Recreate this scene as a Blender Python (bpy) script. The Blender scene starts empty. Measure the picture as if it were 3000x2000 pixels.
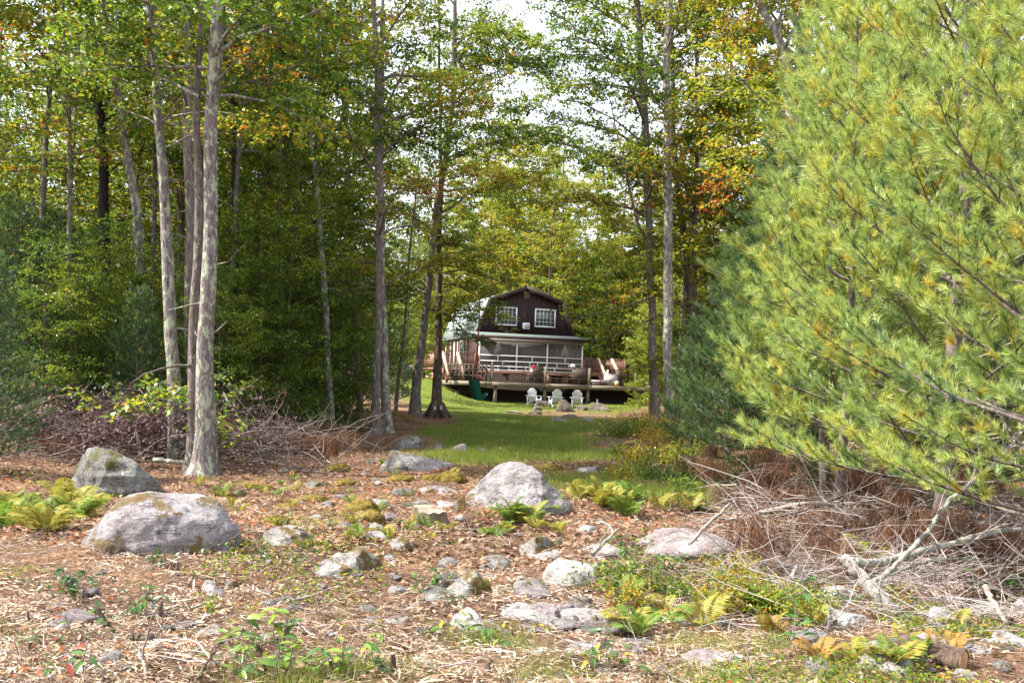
import bpy, math, random
import numpy as np
from mathutils import Matrix, Vector, Euler

PI = math.pi
SC = bpy.context.scene
COL = SC.collection
random.seed(7)
RNG = np.random.default_rng(7)

# ------------------------------------------------------------------ camera, sky, sun, exposure
F = 2917.0            # focal length in pixels of a 3000 px wide frame (35 mm lens)
HOR = 1120.0          # pixel row of the horizon at the centre column
CAMZ = 1.7
ROLL = math.radians(2.0)
cam_data = bpy.data.cameras.new('camera')
cam_data.lens = 35.0
cam_data.sensor_width = 36.0
cam_data.shift_y = (HOR - 1000.0) / 3000.0
cam_data.clip_start = 0.05
cam_data.clip_end = 2000.0
cam = bpy.data.objects.new('camera', cam_data)
COL.objects.link(cam)
cam.matrix_world = Matrix.Translation((0, 0, CAMZ)) @ Matrix.Rotation(PI / 2, 4, 'X') @ Matrix.Rotation(ROLL, 4, 'Z')
SC.camera = cam

SUN_TO = Vector((-0.74, -0.06, 0.82)).normalized()      # direction towards the sun
sun_el = math.asin(SUN_TO.z)
sun_az = math.atan2(SUN_TO.x, SUN_TO.y)
world = bpy.data.worlds.new('World')
SC.world = world
world.use_nodes = True
wn = world.node_tree
wn.nodes.clear()
w_out = wn.nodes.new('ShaderNodeOutputWorld')
w_bg = wn.nodes.new('ShaderNodeBackground')
w_sky = wn.nodes.new('ShaderNodeTexSky')
w_sky.sky_type = 'NISHITA'
w_sky.sun_disc = False
w_sky.sun_elevation = sun_el
w_sky.sun_rotation = sun_az % (2 * PI)
w_sky.air_density = 1.0
w_sky.dust_density = 3.0
w_sky.ozone_density = 1.0
# thin high overcast: an even share of white over the whole sky
w_mix = wn.nodes.new('ShaderNodeMix')
w_mix.data_type = 'RGBA'
w_mix.inputs['Factor'].default_value = 0.5
w_mix.inputs['B'].default_value = (8.0, 8.2, 8.6, 1)
wn.links.new(w_sky.outputs['Color'], w_mix.inputs['A'])
wn.links.new(w_mix.outputs['Result'], w_bg.inputs['Color'])
w_bg.inputs['Strength'].default_value = 0.135
wn.links.new(w_bg.outputs['Background'], w_out.inputs['Surface'])

sun_data = bpy.data.lights.new('sun', 'SUN')
sun_data.energy = 5.0
sun_data.angle = math.radians(0.5)
sun_data.color = (1.0, 0.95, 0.87)
sun = bpy.data.objects.new('sun', sun_data)
COL.objects.link(sun)
sun.rotation_euler = (-SUN_TO).to_track_quat('-Z', 'Y').to_euler()
sun.location = SUN_TO * 60

SC.view_settings.view_transform = 'Standard'
SC.view_settings.look = 'None'
SC.view_settings.exposure = 1.48
SC.view_settings.gamma = 1.0
SC.view_settings.use_curve_mapping = False
SC.render.engine = 'CYCLES'
SC.cycles.max_bounces = 6
SC.cycles.diffuse_bounces = 3
SC.cycles.glossy_bounces = 2
SC.cycles.transmission_bounces = 4
SC.cycles.transparent_max_bounces = 6
SC.cycles.caustics_reflective = False
SC.cycles.caustics_refractive = False
SC.cycles.use_denoising = True

# ------------------------------------------------------------------ noise, ground height, pixel helpers
def _hash(i, j, k, s):
    n = (i * 374761393 + j * 668265263 + k * 2147483647 + s * 1274126177) & 0xFFFFFFFF
    n = ((n ^ (n >> 13)) * 1274126177) & 0xFFFFFFFF
    n = n ^ (n >> 16)
    return (n & 0xFFFF) / 32767.5 - 1.0

def vnoise(p, seed=0):
    p = np.asarray(p, float)
    q = np.floor(p).astype(np.int64)
    f = p - q
    f = f * f * (3 - 2 * f)
    out = 0
    for dx in (0, 1):
        for dy in (0, 1):
            for dz in (0, 1):
                w = (f[:, 0] if dx else 1 - f[:, 0]) * (f[:, 1] if dy else 1 - f[:, 1]) * (f[:, 2] if dz else 1 - f[:, 2])
                out = out + w * _hash(q[:, 0] + dx, q[:, 1] + dy, q[:, 2] + dz, seed)
    return out

def fbm(p, octaves=4, seed=0):
    p = np.asarray(p, float)
    a, s, out = 1.0, 1.0, 0
    for o in range(octaves):
        out = out + a * vnoise(p * s + 17.3 * o, seed + o)
        a *= 0.5
        s *= 2.03
    return out

def ss(a, b, x):
    t = np.clip((np.asarray(x, float) - a) / (b - a), 0, 1)
    return t * t * (3 - 2 * t)

def gz_arr(x, y):
    x = np.asarray(x, float); y = np.asarray(y, float)
    p = np.stack([x, y, np.zeros_like(x)], 1)
    n = 0.10 * fbm(p * 0.3, 2, 3) + 0.065 * fbm(p * 0.9, 3, 9)
    n = n * ss(1.0, 4.0, np.abs(x) + np.abs(y)) * (1 - 0.6 * ss(25, 40, y))
    r = 0.45 * ss(55, 70, y) + 1.3 * ss(-1.5, -6.0, x) * ss(56, 73, y) + 0.9 * ss(76, 95, y) * ss(-6.0, -1.5, x)
    return n + r + 0.06 * ss(120, 400, y) * (y - 120)

def gz(x, y):
    return float(gz_arr([x], [y])[0])

CR, SR = math.cos(ROLL), math.sin(ROLL)
def at(px, py, d):
    xc = (px - 1500.0) * d / F
    yc = -(py - HOR) * d / F
    return Vector((xc * CR - yc * SR, d, CAMZ + xc * SR + yc * CR))

def ground(px, py):
    """the ground point that shows at this pixel of the photograph"""
    d = 12.0
    for _ in range(14):
        p = at(px, py, 1.0)
        slope = (p.z - CAMZ)
        if slope > -0.004:
            slope = -0.004
        g = gz(p.x * d, d)
        d = 0.5 * d + 0.5 * min(max((g - CAMZ) / slope, 2.0), 90.0)
    p = at(px, py, d)
    return Vector((p.x, d, gz(p.x, d)))

def on_ground(px, d):
    """point of the ground at distance d under this pixel column (taken at the horizon)"""
    x = (px - 1500.0) * d / F
    return Vector((x, d, gz(x, d)))

# ------------------------------------------------------------------ mesh building
class MB:
    def __init__(self):
        self.v, self.q, self.t, self.a, self.n = [], [], [], [], 0
    def add(self, v, quads=None, tris=None, tint=0.0):
        v = np.asarray(v, float).reshape(-1, 3)
        if quads is not None and len(quads):
            self.q.append(np.asarray(quads, np.int64) + self.n)
        if tris is not None and len(tris):
            self.t.append(np.asarray(tris, np.int64) + self.n)
        self.a.append(np.broadcast_to(np.asarray(tint, float), (len(v),)))
        self.v.append(v)
        self.n += len(v)
        return self
    def mesh(self, name, mat, smooth=False):
        me = bpy.data.meshes.new(name)
        v = np.concatenate(self.v) if self.v else np.zeros((0, 3))
        q = np.concatenate(self.q) if self.q else np.zeros((0, 4), np.int64)
        t = np.concatenate(self.t) if self.t else np.zeros((0, 3), np.int64)
        me.vertices.add(len(v))
        me.vertices.foreach_set('co', v.astype(np.float32).ravel())
        me.loops.add(q.size + t.size)
        me.loops.foreach_set('vertex_index', np.concatenate([q.ravel(), t.ravel()]).astype(np.int32))
        me.polygons.add(len(q) + len(t))
        ls = np.concatenate([np.arange(len(q)) * 4, q.size + np.arange(len(t)) * 3]).astype(np.int32)
        me.polygons.foreach_set('loop_start', ls)
        if smooth:
            me.polygons.foreach_set('use_smooth', np.ones(len(ls), bool))
        at_ = me.attributes.new('tint', 'FLOAT', 'POINT')
        at_.data.foreach_set('value', (np.concatenate(self.a) if self.a else np.zeros(0)).astype(np.float32))
        me.update(calc_edges=True)
        if mat is not None:
            me.materials.append(mat)
        return me
    def build(self, name, mat, parent=None, smooth=False, loc=None):
        return link(name, self.mesh(name, mat, smooth), parent, loc)
    # shapes
    def box(self, c, s, rot=None, tint=0.0):
        x, y, z = s[0] / 2, s[1] / 2, s[2] / 2
        v = np.array([[-x, -y, -z], [x, -y, -z], [x, y, -z], [-x, y, -z], [-x, -y, z], [x, -y, z], [x, y, z], [-x, y, z]])
        if rot is not None:
            v = v @ np.array(rot.to_matrix()).T
        v = v + np.asarray(c, float)
        return self.add(v, [[0, 3, 2, 1], [4, 5, 6, 7], [0, 1, 5, 4], [1, 2, 6, 5], [2, 3, 7, 6], [3, 0, 4, 7]], tint=tint)
    def beam(self, a, b, w, h, tint=0.0):
        a = np.asarray(a, float); b = np.asarray(b, float)
        d = b - a; L = np.linalg.norm(d); d = d / L
        up = np.array([0, 0, 1.0]) if abs(d[2]) < 0.95 else np.array([0, 1.0, 0])
        s = np.cross(d, up); s /= np.linalg.norm(s); u = np.cross(s, d)
        v = []
        for p in (a, b):
            for i, j in ((-1, -1), (1, -1), (1, 1), (-1, 1)):
                v.append(p + s * i * w / 2 + u * j * h / 2)
        return self.add(v, [[0, 1, 2, 3], [7, 6, 5, 4], [0, 4, 5, 1], [1, 5, 6, 2], [2, 6, 7, 3], [3, 7, 4, 0]], tint=tint)
    def tube(self, pts, rad, sides=6, tint=0.0, rough=0.0, seed=0, cap=False):
        pts = np.asarray(pts, float); k = len(pts)
        rad = np.broadcast_to(np.asarray(rad, float), (k,))
        t = np.gradient(pts, axis=0)
        t /= np.linalg.norm(t, axis=1)[:, None] + 1e-9
        m = np.abs(t.mean(0))
        ref = np.eye(3)[int(np.argmin(m))]
        s = np.cross(t, ref); s /= np.linalg.norm(s, axis=1)[:, None] + 1e-9
        u = np.cross(t, s)
        an = np.arange(sides) * 2 * PI / sides
        ring = s[:, None, :] * np.cos(an)[None, :, None] + u[:, None, :] * np.sin(an)[None, :, None]
        r = np.repeat(rad[:, None], sides, 1)
        if rough:
            L = np.concatenate([[0], np.cumsum(np.linalg.norm(np.diff(pts, axis=0), axis=1))])
            q = np.stack([np.repeat(np.cos(an)[None], k, 0).ravel() * 2.2 + seed, np.repeat(np.sin(an)[None], k, 0).ravel() * 2.2, np.repeat(L[:, None] * 1.6, sides, 1).ravel()], 1)
            r = r * (1 + rough * fbm(q, 3, seed).reshape(k, sides))
        v = (pts[:, None, :] + ring * r[:, :, None]).reshape(-1, 3)
        i = np.arange(k - 1)[:, None] * sides; j = np.arange(sides)[None]
        j2 = (j + 1) % sides
        q = np.stack([i + j, i + j2, i + sides + j2, i + sides + j], -1).reshape(-1, 4)
        self.add(v, q, tint=tint)
        if cap:
            for e, o in ((0, 0), (k - 1, (k - 1) * sides)):
                c = pts[e]
                vv = np.concatenate([v[o:o + sides], [c]])
                tr = [[a, (a + 1) % sides, sides] if e else [(a + 1) % sides, a, sides] for a in range(sides)]
                self.add(vv, tris=tr, tint=tint)
        return self
    def leaves(self, pos, d, nrm, L, W, tint, fold=0.25):
        """folded four-cornered leaves"""
        pos = np.asarray(pos, float)
        d = d / (np.linalg.norm(d, axis=1)[:, None] + 1e-9)
        s = np.cross(d, nrm); s /= np.linalg.norm(s, axis=1)[:, None] + 1e-9
        n = np.cross(s, d)
        L = np.broadcast_to(np.asarray(L, float), (len(pos),))[:, None]; W = np.broadcast_to(np.asarray(W, float), (len(pos),))[:, None]
        m = pos + d * L * 0.45
        v = np.stack([pos, m + s * W / 2 + n * W * fold, pos + d * L - n * L * 0.08, m - s * W / 2 + n * W * fold], 1).reshape(-1, 3)
        q = np.arange(len(pos) * 4).reshape(-1, 4)
        return self.add(v, q, tint=np.repeat(np.broadcast_to(tint, (len(pos),)), 4))
    def needles(self, pos, d, L, w, tint):
        """one slim three-cornered blade per needle"""
        n = len(pos)
        d = d / (np.linalg.norm(d, axis=1)[:, None] + 1e-9)
        r = RNG.normal(size=(n, 3))
        s = np.cross(d, r); s /= np.linalg.norm(s, axis=1)[:, None] + 1e-9
        L = np.broadcast_to(np.asarray(L, float), (n,))[:, None]
        v = np.stack([pos - s * w / 2, pos + s * w / 2, pos + d * L], 1).reshape(-1, 3)
        return self.add(v, tris=np.arange(n * 3).reshape(-1, 3), tint=np.repeat(np.broadcast_to(tint, (n,)), 3))

def link(name, me, parent=None, loc=None):
    o = bpy.data.objects.new(name, me)
    COL.objects.link(o)
    if parent is not None:
        o.parent = parent
    if loc is not None:
        o.location = loc
    return o

def tag(o, label=None, cat=None, group=None, kind=None):
    if label: o['label'] = label
    if cat: o['category'] = cat
    if group: o['group'] = group
    if kind: o['kind'] = kind
    return o

def empty(name, loc, rz=0.0, scale=1.0):
    o = bpy.data.objects.new(name, None)
    COL.objects.link(o)
    o.location = loc
    o.rotation_euler = (0, 0, rz)
    o.scale = (scale,) * 3 if not hasattr(scale, '__len__') else scale
    o.empty_display_size = 0.2
    return o

# ------------------------------------------------------------------ materials
def new_mat(name):
    m = bpy.data.materials.new(name)
    m.use_nodes = True
    nt = m.node_tree
    nt.nodes.clear()
    return m, nt

def N(nt, kind, **kw):
    n = nt.nodes.new('ShaderNode' + kind)
    for k, v in kw.items():
        if k.startswith('_'):
            setattr(n, k[1:], v)
        else:
            key = k.replace('__', ' ')
            n.inputs[key].default_value = v
    return n

def ramp(nt, fac, stops, interp='LINEAR'):
    r = nt.nodes.new('ShaderNodeValToRGB')
    r.color_ramp.interpolation = interp
    e = r.color_ramp.elements
    while len(e) < len(stops):
        e.new(0.5)
    for i, (p, c) in enumerate(stops):
        e[i].position = p
        e[i].color = (*c, 1) if len(c) == 3 else c
    if fac is not None:
        nt.links.new(fac, r.inputs['Fac'])
    return r

def mixc(nt, fac, a, b, blend='MIX'):
    m = nt.nodes.new('ShaderNodeMix')
    m.data_type = 'RGBA'
    m.blend_type = blend
    for sock, val in (('Factor', fac), ('A', a), ('B', b)):
        if hasattr(val, 'is_linked') or hasattr(val, 'links'):
            nt.links.new(val, m.inputs[sock])
        else:
            m.inputs[sock].default_value = val if sock == 'Factor' else (*val, 1)
    return m.outputs['Result']

def finish(nt, color, rough=0.8, spec=0.25, bump=None, bump_d=0.02, bump_s=0.6, trans=0.0, trans_col=None, metal=0.0, alpha=None):
    out = nt.nodes.new('ShaderNodeOutputMaterial')
    p = nt.nodes.new('ShaderNodeBsdfPrincipled')
    if hasattr(color, 'links'):
        nt.links.new(color, p.inputs['Base Color'])
    else:
        p.inputs['Base Color'].default_value = (*color, 1)
    p.inputs['Roughness'].default_value = rough
    p.inputs['Specular IOR Level'].default_value = spec
    p.inputs['Metallic'].default_value = metal
    if alpha is not None:
        p.inputs['Alpha'].default_value = alpha
    if bump is not None:
        b = nt.nodes.new('ShaderNodeBump')
        b.inputs['Distance'].default_value = bump_d
        b.inputs['Strength'].default_value = bump_s
        nt.links.new(bump, b.inputs['Height'])
        nt.links.new(b.outputs['Normal'], p.inputs['Normal'])
    sh = p.outputs['BSDF']
    if trans:
        t = nt.nodes.new('ShaderNodeBsdfTranslucent')
        tc = trans_col if trans_col is not None else color
        if hasattr(tc, 'links'):
            nt.links.new(tc, t.inputs['Color'])
        else:
            t.inputs['Color'].default_value = (*tc, 1)
        m = nt.nodes.new('ShaderNodeMixShader')
        m.inputs['Fac'].default_value = trans
        nt.links.new(sh, m.inputs[1])
        nt.links.new(t.outputs['BSDF'], m.inputs[2])
        sh = m.outputs['Shader']
    nt.links.new(sh, out.inputs['Surface'])

def simple(name, col, rough=0.7, spec=0.25, var=0.25, scale=8.0, metal=0.0, bump=0.0, stretch=(1, 1, 1)):
    """one colour broken up by grain"""
    m, nt = new_mat(name)
    tc = N(nt, 'TexCoord')
    mp = N(nt, 'Mapping'); mp.inputs['Scale'].default_value = stretch
    nt.links.new(tc.outputs['Object'], mp.inputs['Vector'])
    no = N(nt, 'TexNoise', Scale=scale, Detail=6.0, Roughness=0.65)
    nt.links.new(mp.outputs['Vector'], no.inputs['Vector'])
    lo = tuple(max(0, c * (1 - var)) for c in col); hi = tuple(min(1, c * (1 + var)) for c in col)
    r = ramp(nt, no.outputs['Fac'], [(0.3, lo), (0.7, hi)])
    finish(nt, r.outputs['Color'], rough, spec, metal=metal, bump=no.outputs['Fac'] if bump else None, bump_d=bump)
    return m

def tinted(name, stops, rough=0.5, spec=0.35, trans=0.35, boost=1.25):
    """colour picked per piece from its own 'tint' value"""
    m, nt = new_mat(name)
    a = N(nt, 'Attribute', _attribute_name='tint')
    r = ramp(nt, a.outputs['Fac'], stops)
    if trans:
        br = mixc(nt, 1.0, r.outputs['Color'], (boost, boost, boost * 0.75), 'MULTIPLY')
        finish(nt, r.outputs['Color'], rough, spec, trans=trans, trans_col=br)
    else:
        finish(nt, r.outputs['Color'], rough, spec)
    return m

M = {}
M['leaf'] = tinted('autumn_leaf', [(0.0, (0.034, 0.074, 0.015)), (0.30, (0.078, 0.145, 0.020)), (0.52, (0.175, 0.235, 0.025)),
                                   (0.72, (0.32, 0.31, 0.03)), (0.88, (0.44, 0.29, 0.03)), (0.95, (0.42, 0.15, 0.025)), (1.0, (0.28, 0.06, 0.02))], 0.42, 0.4, 0.48)
M['laurel'] = tinted('laurel_leaf', [(0, (0.022, 0.06, 0.018)), (0.5, (0.06, 0.14, 0.025)), (0.8, (0.19, 0.26, 0.03)), (0.92, (0.40, 0.30, 0.03)), (1, (0.30, 0.06, 0.03))], 0.3, 0.5, 0.25)
M['needle'] = tinted('pine_needle', [(0, (0.05, 0.11, 0.07)), (0.3, (0.215, 0.305, 0.095)), (0.55, (0.36, 0.45, 0.135)), (0.8, (0.47, 0.45, 0.08)), (1.0, (0.46, 0.30, 0.06))], 0.4, 0.45, 0.36)
M['needle_shaded'] = tinted('pine_needle_shaded', [(0, (0.028, 0.068, 0.030)), (0.3, (0.068, 0.130, 0.045)), (0.55, (0.135, 0.20, 0.055)), (0.8, (0.24, 0.23, 0.05)), (1.0, (0.28, 0.17, 0.04))], 0.4, 0.4, 0.36)  # darker copy of the pine needles, shade put into the colour
M['dead_needle'] = tinted('dead_needle', [(0, (0.06, 0.028, 0.018)), (0.5, (0.15, 0.075, 0.045)), (1, (0.28, 0.16, 0.10))], 0.7, 0.15, 0.2)
M['purple_leaf'] = tinted('withered_leaf', [(0, (0.05, 0.03, 0.04)), (0.6, (0.12, 0.075, 0.095)), (1, (0.20, 0.11, 0.09))], 0.6, 0.2, 0.25)
M['fern'] = tinted('fern_leaf', [(0, (0.06, 0.125, 0.025)), (0.5, (0.14, 0.215, 0.035)), (0.8, (0.27, 0.28, 0.05)), (1, (0.32, 0.185, 0.05))], 0.55, 0.25, 0.35)
M['grass'] = tinted('grass_blade', [(0, (0.06, 0.10, 0.018)), (0.6, (0.15, 0.21, 0.033)), (1, (0.32, 0.30, 0.08))], 0.55, 0.25, 0.35)
M['chip'] = tinted('wood_chip', [(0, (0.055, 0.035, 0.028)), (0.3, (0.19, 0.122, 0.082)), (0.55, (0.36, 0.255, 0.165)), (0.8, (0.52, 0.41, 0.30)), (1, (0.66, 0.59, 0.51))], 0.85, 0.1, 0)
M['dry_leaf'] = tinted('dry_leaf', [(0, (0.09, 0.05, 0.035)), (0.5, (0.21, 0.125, 0.082)), (0.85, (0.34, 0.225, 0.15)), (1, (0.36, 0.12, 0.05))], 0.7, 0.2, 0.2)
M['twig'] = tinted('bare_twig', [(0, (0.07, 0.048, 0.04)), (0.5, (0.19, 0.15, 0.135)), (1, (0.38, 0.335, 0.32))], 0.8, 0.15, 0)

def bark(name, base, dark, lichen=None, lichen_amt=0.5):
    m, nt = new_mat(name)
    tc = N(nt, 'TexCoord')
    mp = N(nt, 'Mapping'); mp.inputs['Scale'].default_value = (1, 1, 0.16)
    nt.links.new(tc.outputs['Object'], mp.inputs['Vector'])
    fine = N(nt, 'TexNoise', Scale=30.0, Detail=7.0, Roughness=0.7)
    nt.links.new(mp.outputs['Vector'], fine.inputs['Vector'])
    col = ramp(nt, fine.outputs['Fac'], [(0.34, dark), (0.56, base), (0.72, tuple(min(1, c * 1.5) for c in base))]).outputs['Color']
    if lichen is not None:
        mp2 = N(nt, 'Mapping'); mp2.inputs['Scale'].default_value = (1, 1, 0.55)
        nt.links.new(tc.outputs['Object'], mp2.inputs['Vector'])
        big = N(nt, 'TexNoise', Scale=9.0, Detail=9.0, Roughness=0.72)
        nt.links.new(mp2.outputs['Vector'], big.inputs['Vector'])
        mask = ramp(nt, big.outputs['Fac'], [(0.60 - 0.12 * lichen_amt, (0, 0, 0)), (0.64 - 0.12 * lichen_amt, (1, 1, 1))])
        col = mixc(nt, mask.outputs['Color'], col, lichen)
    finish(nt, col, 0.9, 0.12, bump=fine.outputs['Fac'], bump_d=0.03, bump_s=0.9)
    return m
M['bark_lichen'] = bark('bark_lichen', (0.20, 0.165, 0.165), (0.06, 0.045, 0.042), (0.33, 0.36, 0.25), 0.72)
M['bark_grey'] = bark('bark_grey', (0.18, 0.145, 0.13), (0.055, 0.042, 0.038), (0.30, 0.33, 0.24), 0.3)
M['bark_brown'] = bark('bark_brown', (0.12, 0.082, 0.06), (0.03, 0.022, 0.018), (0.22, 0.24, 0.15), 0.25)
M['bark_dark'] = bark('bark_dark', (0.040, 0.032, 0.030), (0.014, 0.011, 0.011))
M['branch_lichen'] = bark('branch_lichen', (0.29, 0.265, 0.245), (0.12, 0.10, 0.09), (0.41, 0.43, 0.32), 0.8)
M['branch_pale'] = bark('branch_pale', (0.36, 0.31, 0.27), (0.16, 0.13, 0.11))

def rock(name, base, dark, pale, moss=None, moss_amt=0.0, scale=1.0):
    m, nt = new_mat(name)
    tc = N(nt, 'TexCoord')
    geo = N(nt, 'NewGeometry')
    big = N(nt, 'TexNoise', Scale=2.2 * scale, Detail=9.0, Roughness=0.68)
    nt.links.new(tc.outputs['Object'], big.inputs['Vector'])
    fine = N(nt, 'TexNoise', Scale=26.0 * scale, Detail=6.0, Roughness=0.75)
    nt.links.new(tc.outputs['Object'], fine.inputs['Vector'])
    mp = N(nt, 'Mapping'); mp.inputs['Scale'].default_value = (0.5, 0.7, 5.0); mp.inputs['Rotation'].default_value = (0.12, 0.2, 0)
    nt.links.new(tc.outputs['Object'], mp.inputs['Vector'])
    strat = N(nt, 'TexNoise', Scale=4.0 * scale, Detail=7.0, Roughness=0.7, Distortion=0.6)
    nt.links.new(mp.outputs['Vector'], strat.inputs['Vector'])
    c1 = ramp(nt, big.outputs['Fac'], [(0.33, dark), (0.47, base), (0.66, pale)]).outputs['Color']
    c2 = ramp(nt, fine.outputs['Fac'], [(0.3, (0.55, 0.55, 0.55)), (0.6, (1.08, 1.06, 1.06))]).outputs['Color']
    col = mixc(nt, 0.75, c1, c2, 'MULTIPLY')
    c3 = ramp(nt, strat.outputs['Fac'], [(0.36, (0.5, 0.48, 0.46)), (0.45, (1, 1, 1))]).outputs['Color']
    col = mixc(nt, 0.7, col, c3, 'MULTIPLY')
    lich = N(nt, 'TexNoise', Scale=9.0 * scale, Detail=3.0, Roughness=0.5)
    nt.links.new(tc.outputs['Object'], lich.inputs['Vector'])
    lm = ramp(nt, lich.outputs['Fac'], [(0.66, (0, 0, 0)), (0.69, (1, 1, 1))]).outputs['Color']
    col = mixc(nt, lm, col, tuple(min(0.7, c * 1.35) for c in pale))
    ck = N(nt, 'TexNoise', Scale=2.6 * scale, Detail=5.0, Roughness=0.6, Distortion=1.2)
    mpk = N(nt, 'Mapping'); mpk.inputs['Scale'].default_value = (0.6, 0.8, 2.2); mpk.inputs['Location'].default_value = (5.2, 1.1, 4.4)
    nt.links.new(tc.outputs['Object'], mpk.inputs['Vector'])
    nt.links.new(mpk.outputs['Vector'], ck.inputs['Vector'])
    cr = ramp(nt, ck.outputs['Fac'], [(0.485, (1, 1, 1)), (0.498, (0.30, 0.28, 0.27)), (0.502, (0.30, 0.28, 0.27)), (0.515, (1, 1, 1))]).outputs['Color']
    col = mixc(nt, 0.85, col, cr, 'MULTIPLY')
    if moss is not None:
        mn = N(nt, 'TexNoise', Scale=3.0 * scale, Detail=7.0, Roughness=0.7)
        mp3 = N(nt, 'Mapping'); mp3.inputs['Location'].default_value = (3.1, 7.7, 1.3)
        nt.links.new(tc.outputs['Object'], mp3.inputs['Vector'])
        nt.links.new(mp3.outputs['Vector'], mn.inputs['Vector'])
        mk = ramp(nt, mn.outputs['Fac'], [(0.62 - 0.16 * moss_amt, (0, 0, 0)), (0.66 - 0.16 * moss_amt, (1, 1, 1))]).outputs['Color']
        mc = mixc(nt, fine.outputs['Fac'], tuple(c * 0.4 for c in moss), tuple(min(1, c * 1.5) for c in moss))
        col = mixc(nt, mk, col, mc)
    add = N(nt, 'Math', _operation='ADD')
    nt.links.new(fine.outputs['Fac'], add.inputs[0])
    nt.links.new(strat.outputs['Fac'], add.inputs[1])
    finish(nt, col, 0.9, 0.15, bump=add.outputs['Value'], bump_d=0.05, bump_s=0.9)
    return m
M['rock_grey'] = rock('rock_grey', (0.287, 0.263, 0.263), (0.105, 0.092, 0.087), (0.420, 0.392, 0.399), (0.154, 0.112, 0.049), 0.35)
M['rock_boulder'] = rock('rock_boulder', (0.294, 0.266, 0.270), (0.133, 0.116, 0.109), (0.420, 0.392, 0.406), (0.161, 0.115, 0.053), 0.72)
M['rock_dark'] = rock('rock_dark', (0.175, 0.168, 0.154), (0.070, 0.064, 0.056), (0.294, 0.301, 0.280), (0.105, 0.095, 0.042), 0.5)
M['rock_pink'] = rock('rock_pink', (0.29, 0.248, 0.248), (0.154, 0.119, 0.119), (0.434, 0.371, 0.378))
M['rock_white'] = rock('rock_white', (0.490, 0.455, 0.434), (0.182, 0.161, 0.147), (0.658, 0.630, 0.616), scale=1.3)
M['rock_mossy'] = rock('rock_mossy', (0.280, 0.262, 0.245), (0.112, 0.095, 0.084), (0.420, 0.399, 0.385), (0.140, 0.102, 0.038), 0.6)
M['rock_brown'] = rock('rock_brown', (0.147, 0.119, 0.095), (0.056, 0.043, 0.035), (0.259, 0.224, 0.189), (0.119, 0.112, 0.039), 0.55)
M['moss'] = simple('moss_cushion', (0.125, 0.092, 0.02), 0.95, 0.1, 0.75, 30.0, bump=0.04)
M['cut_wood'] = simple('cut_wood', (0.30, 0.225, 0.165), 0.8, 0.15, 0.25, 14.0)
M['stump'] = bark('stump_bark', (0.15, 0.12, 0.11), (0.05, 0.036, 0.032), (0.17, 0.12, 0.05), 0.6)
M['siding'] = simple('brown_siding', (0.040, 0.021, 0.022), 0.7, 0.2, 0.45, 5.0, stretch=(6, 6, 0.4))
M['trim_brown'] = simple('brown_trim', (0.042, 0.022, 0.022), 0.6, 0.25, 0.2)
M['white'] = simple('white_paint', (0.78, 0.77, 0.80), 0.5, 0.3, 0.05)
M['beam_grey'] = simple('grey_beam', (0.20, 0.18, 0.16), 0.7, 0.2, 0.2)
M['metal_roof'] = simple('metal_roof', (0.33, 0.385, 0.38), 0.4, 0.5, 0.15, 2.0)
M['shingle'] = simple('green_shingle', (0.11, 0.135, 0.12), 0.85, 0.15, 0.4, 25.0)
M['cedar'] = simple('red_cedar', (0.235, 0.122, 0.088), 0.65, 0.2, 0.25, 6.0, stretch=(1, 1, 5))
M['tan_board'] = simple('tan_board', (0.50, 0.345, 0.24), 0.65, 0.2, 0.15, 6.0)
M['deck_grey'] = simple('weathered_deck', (0.20, 0.165, 0.125), 0.85, 0.15, 0.4, 7.0, stretch=(0.5, 0.5, 6))
M['deck_dark'] = simple('dark_rail', (0.085, 0.065, 0.055), 0.85, 0.15, 0.35, 7.0)
M['skirt'] = simple('dark_skirting', (0.035, 0.024, 0.02), 0.85, 0.15, 0.3)
M['interior'] = simple('porch_wall', (0.34, 0.31, 0.29), 0.8, 0.15, 0.12, 2.0)
M['interior_door'] = simple('porch_door', (0.10, 0.09, 0.085), 0.4, 0.4, 0.2, 2.0)
M['glass'] = simple('window_glass', (0.035, 0.05, 0.04), 0.08, 0.9, 0.3, 3.0)
M['brown_furniture'] = simple('brown_resin', (0.075, 0.052, 0.043), 0.6, 0.25, 0.15)
M['cushion'] = simple('pale_cushion', (0.42, 0.37, 0.37), 0.9, 0.1, 0.1)
M['black'] = simple('black_plastic', (0.016, 0.016, 0.019), 0.5, 0.4, 0.2)
M['green_fabric'] = simple('green_fabric', (0.008, 0.085, 0.055), 0.75, 0.2, 0.25, 10.0)
M['pink'] = simple('pink_cloth', (0.62, 0.22, 0.30), 0.85, 0.1, 0.4, 25.0)
M['red'] = simple('red_cloth', (0.60, 0.03, 0.06), 0.8, 0.1, 0.15)
M['orange_rope'] = simple('orange_rope', (0.48, 0.125, 0.045), 0.8, 0.1, 0.3, 40.0)
M['yellow'] = simple('yellow_plastic', (0.75, 0.48, 0.04), 0.5, 0.3, 0.05)
M['galv'] = simple('galvanised', (0.38, 0.39, 0.40), 0.5, 0.4, 0.12)
M['car_paint'] = simple('dark_car_paint', (0.014, 0.018, 0.028), 0.18, 0.7, 0.1)
M['tyre'] = simple('tyre_rubber', (0.02, 0.02, 0.02), 0.9, 0.1, 0.2)
M['adirondack'] = simple('pale_blue_plastic', (0.83, 0.81, 0.93), 0.5, 0.3, 0.06)

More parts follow.
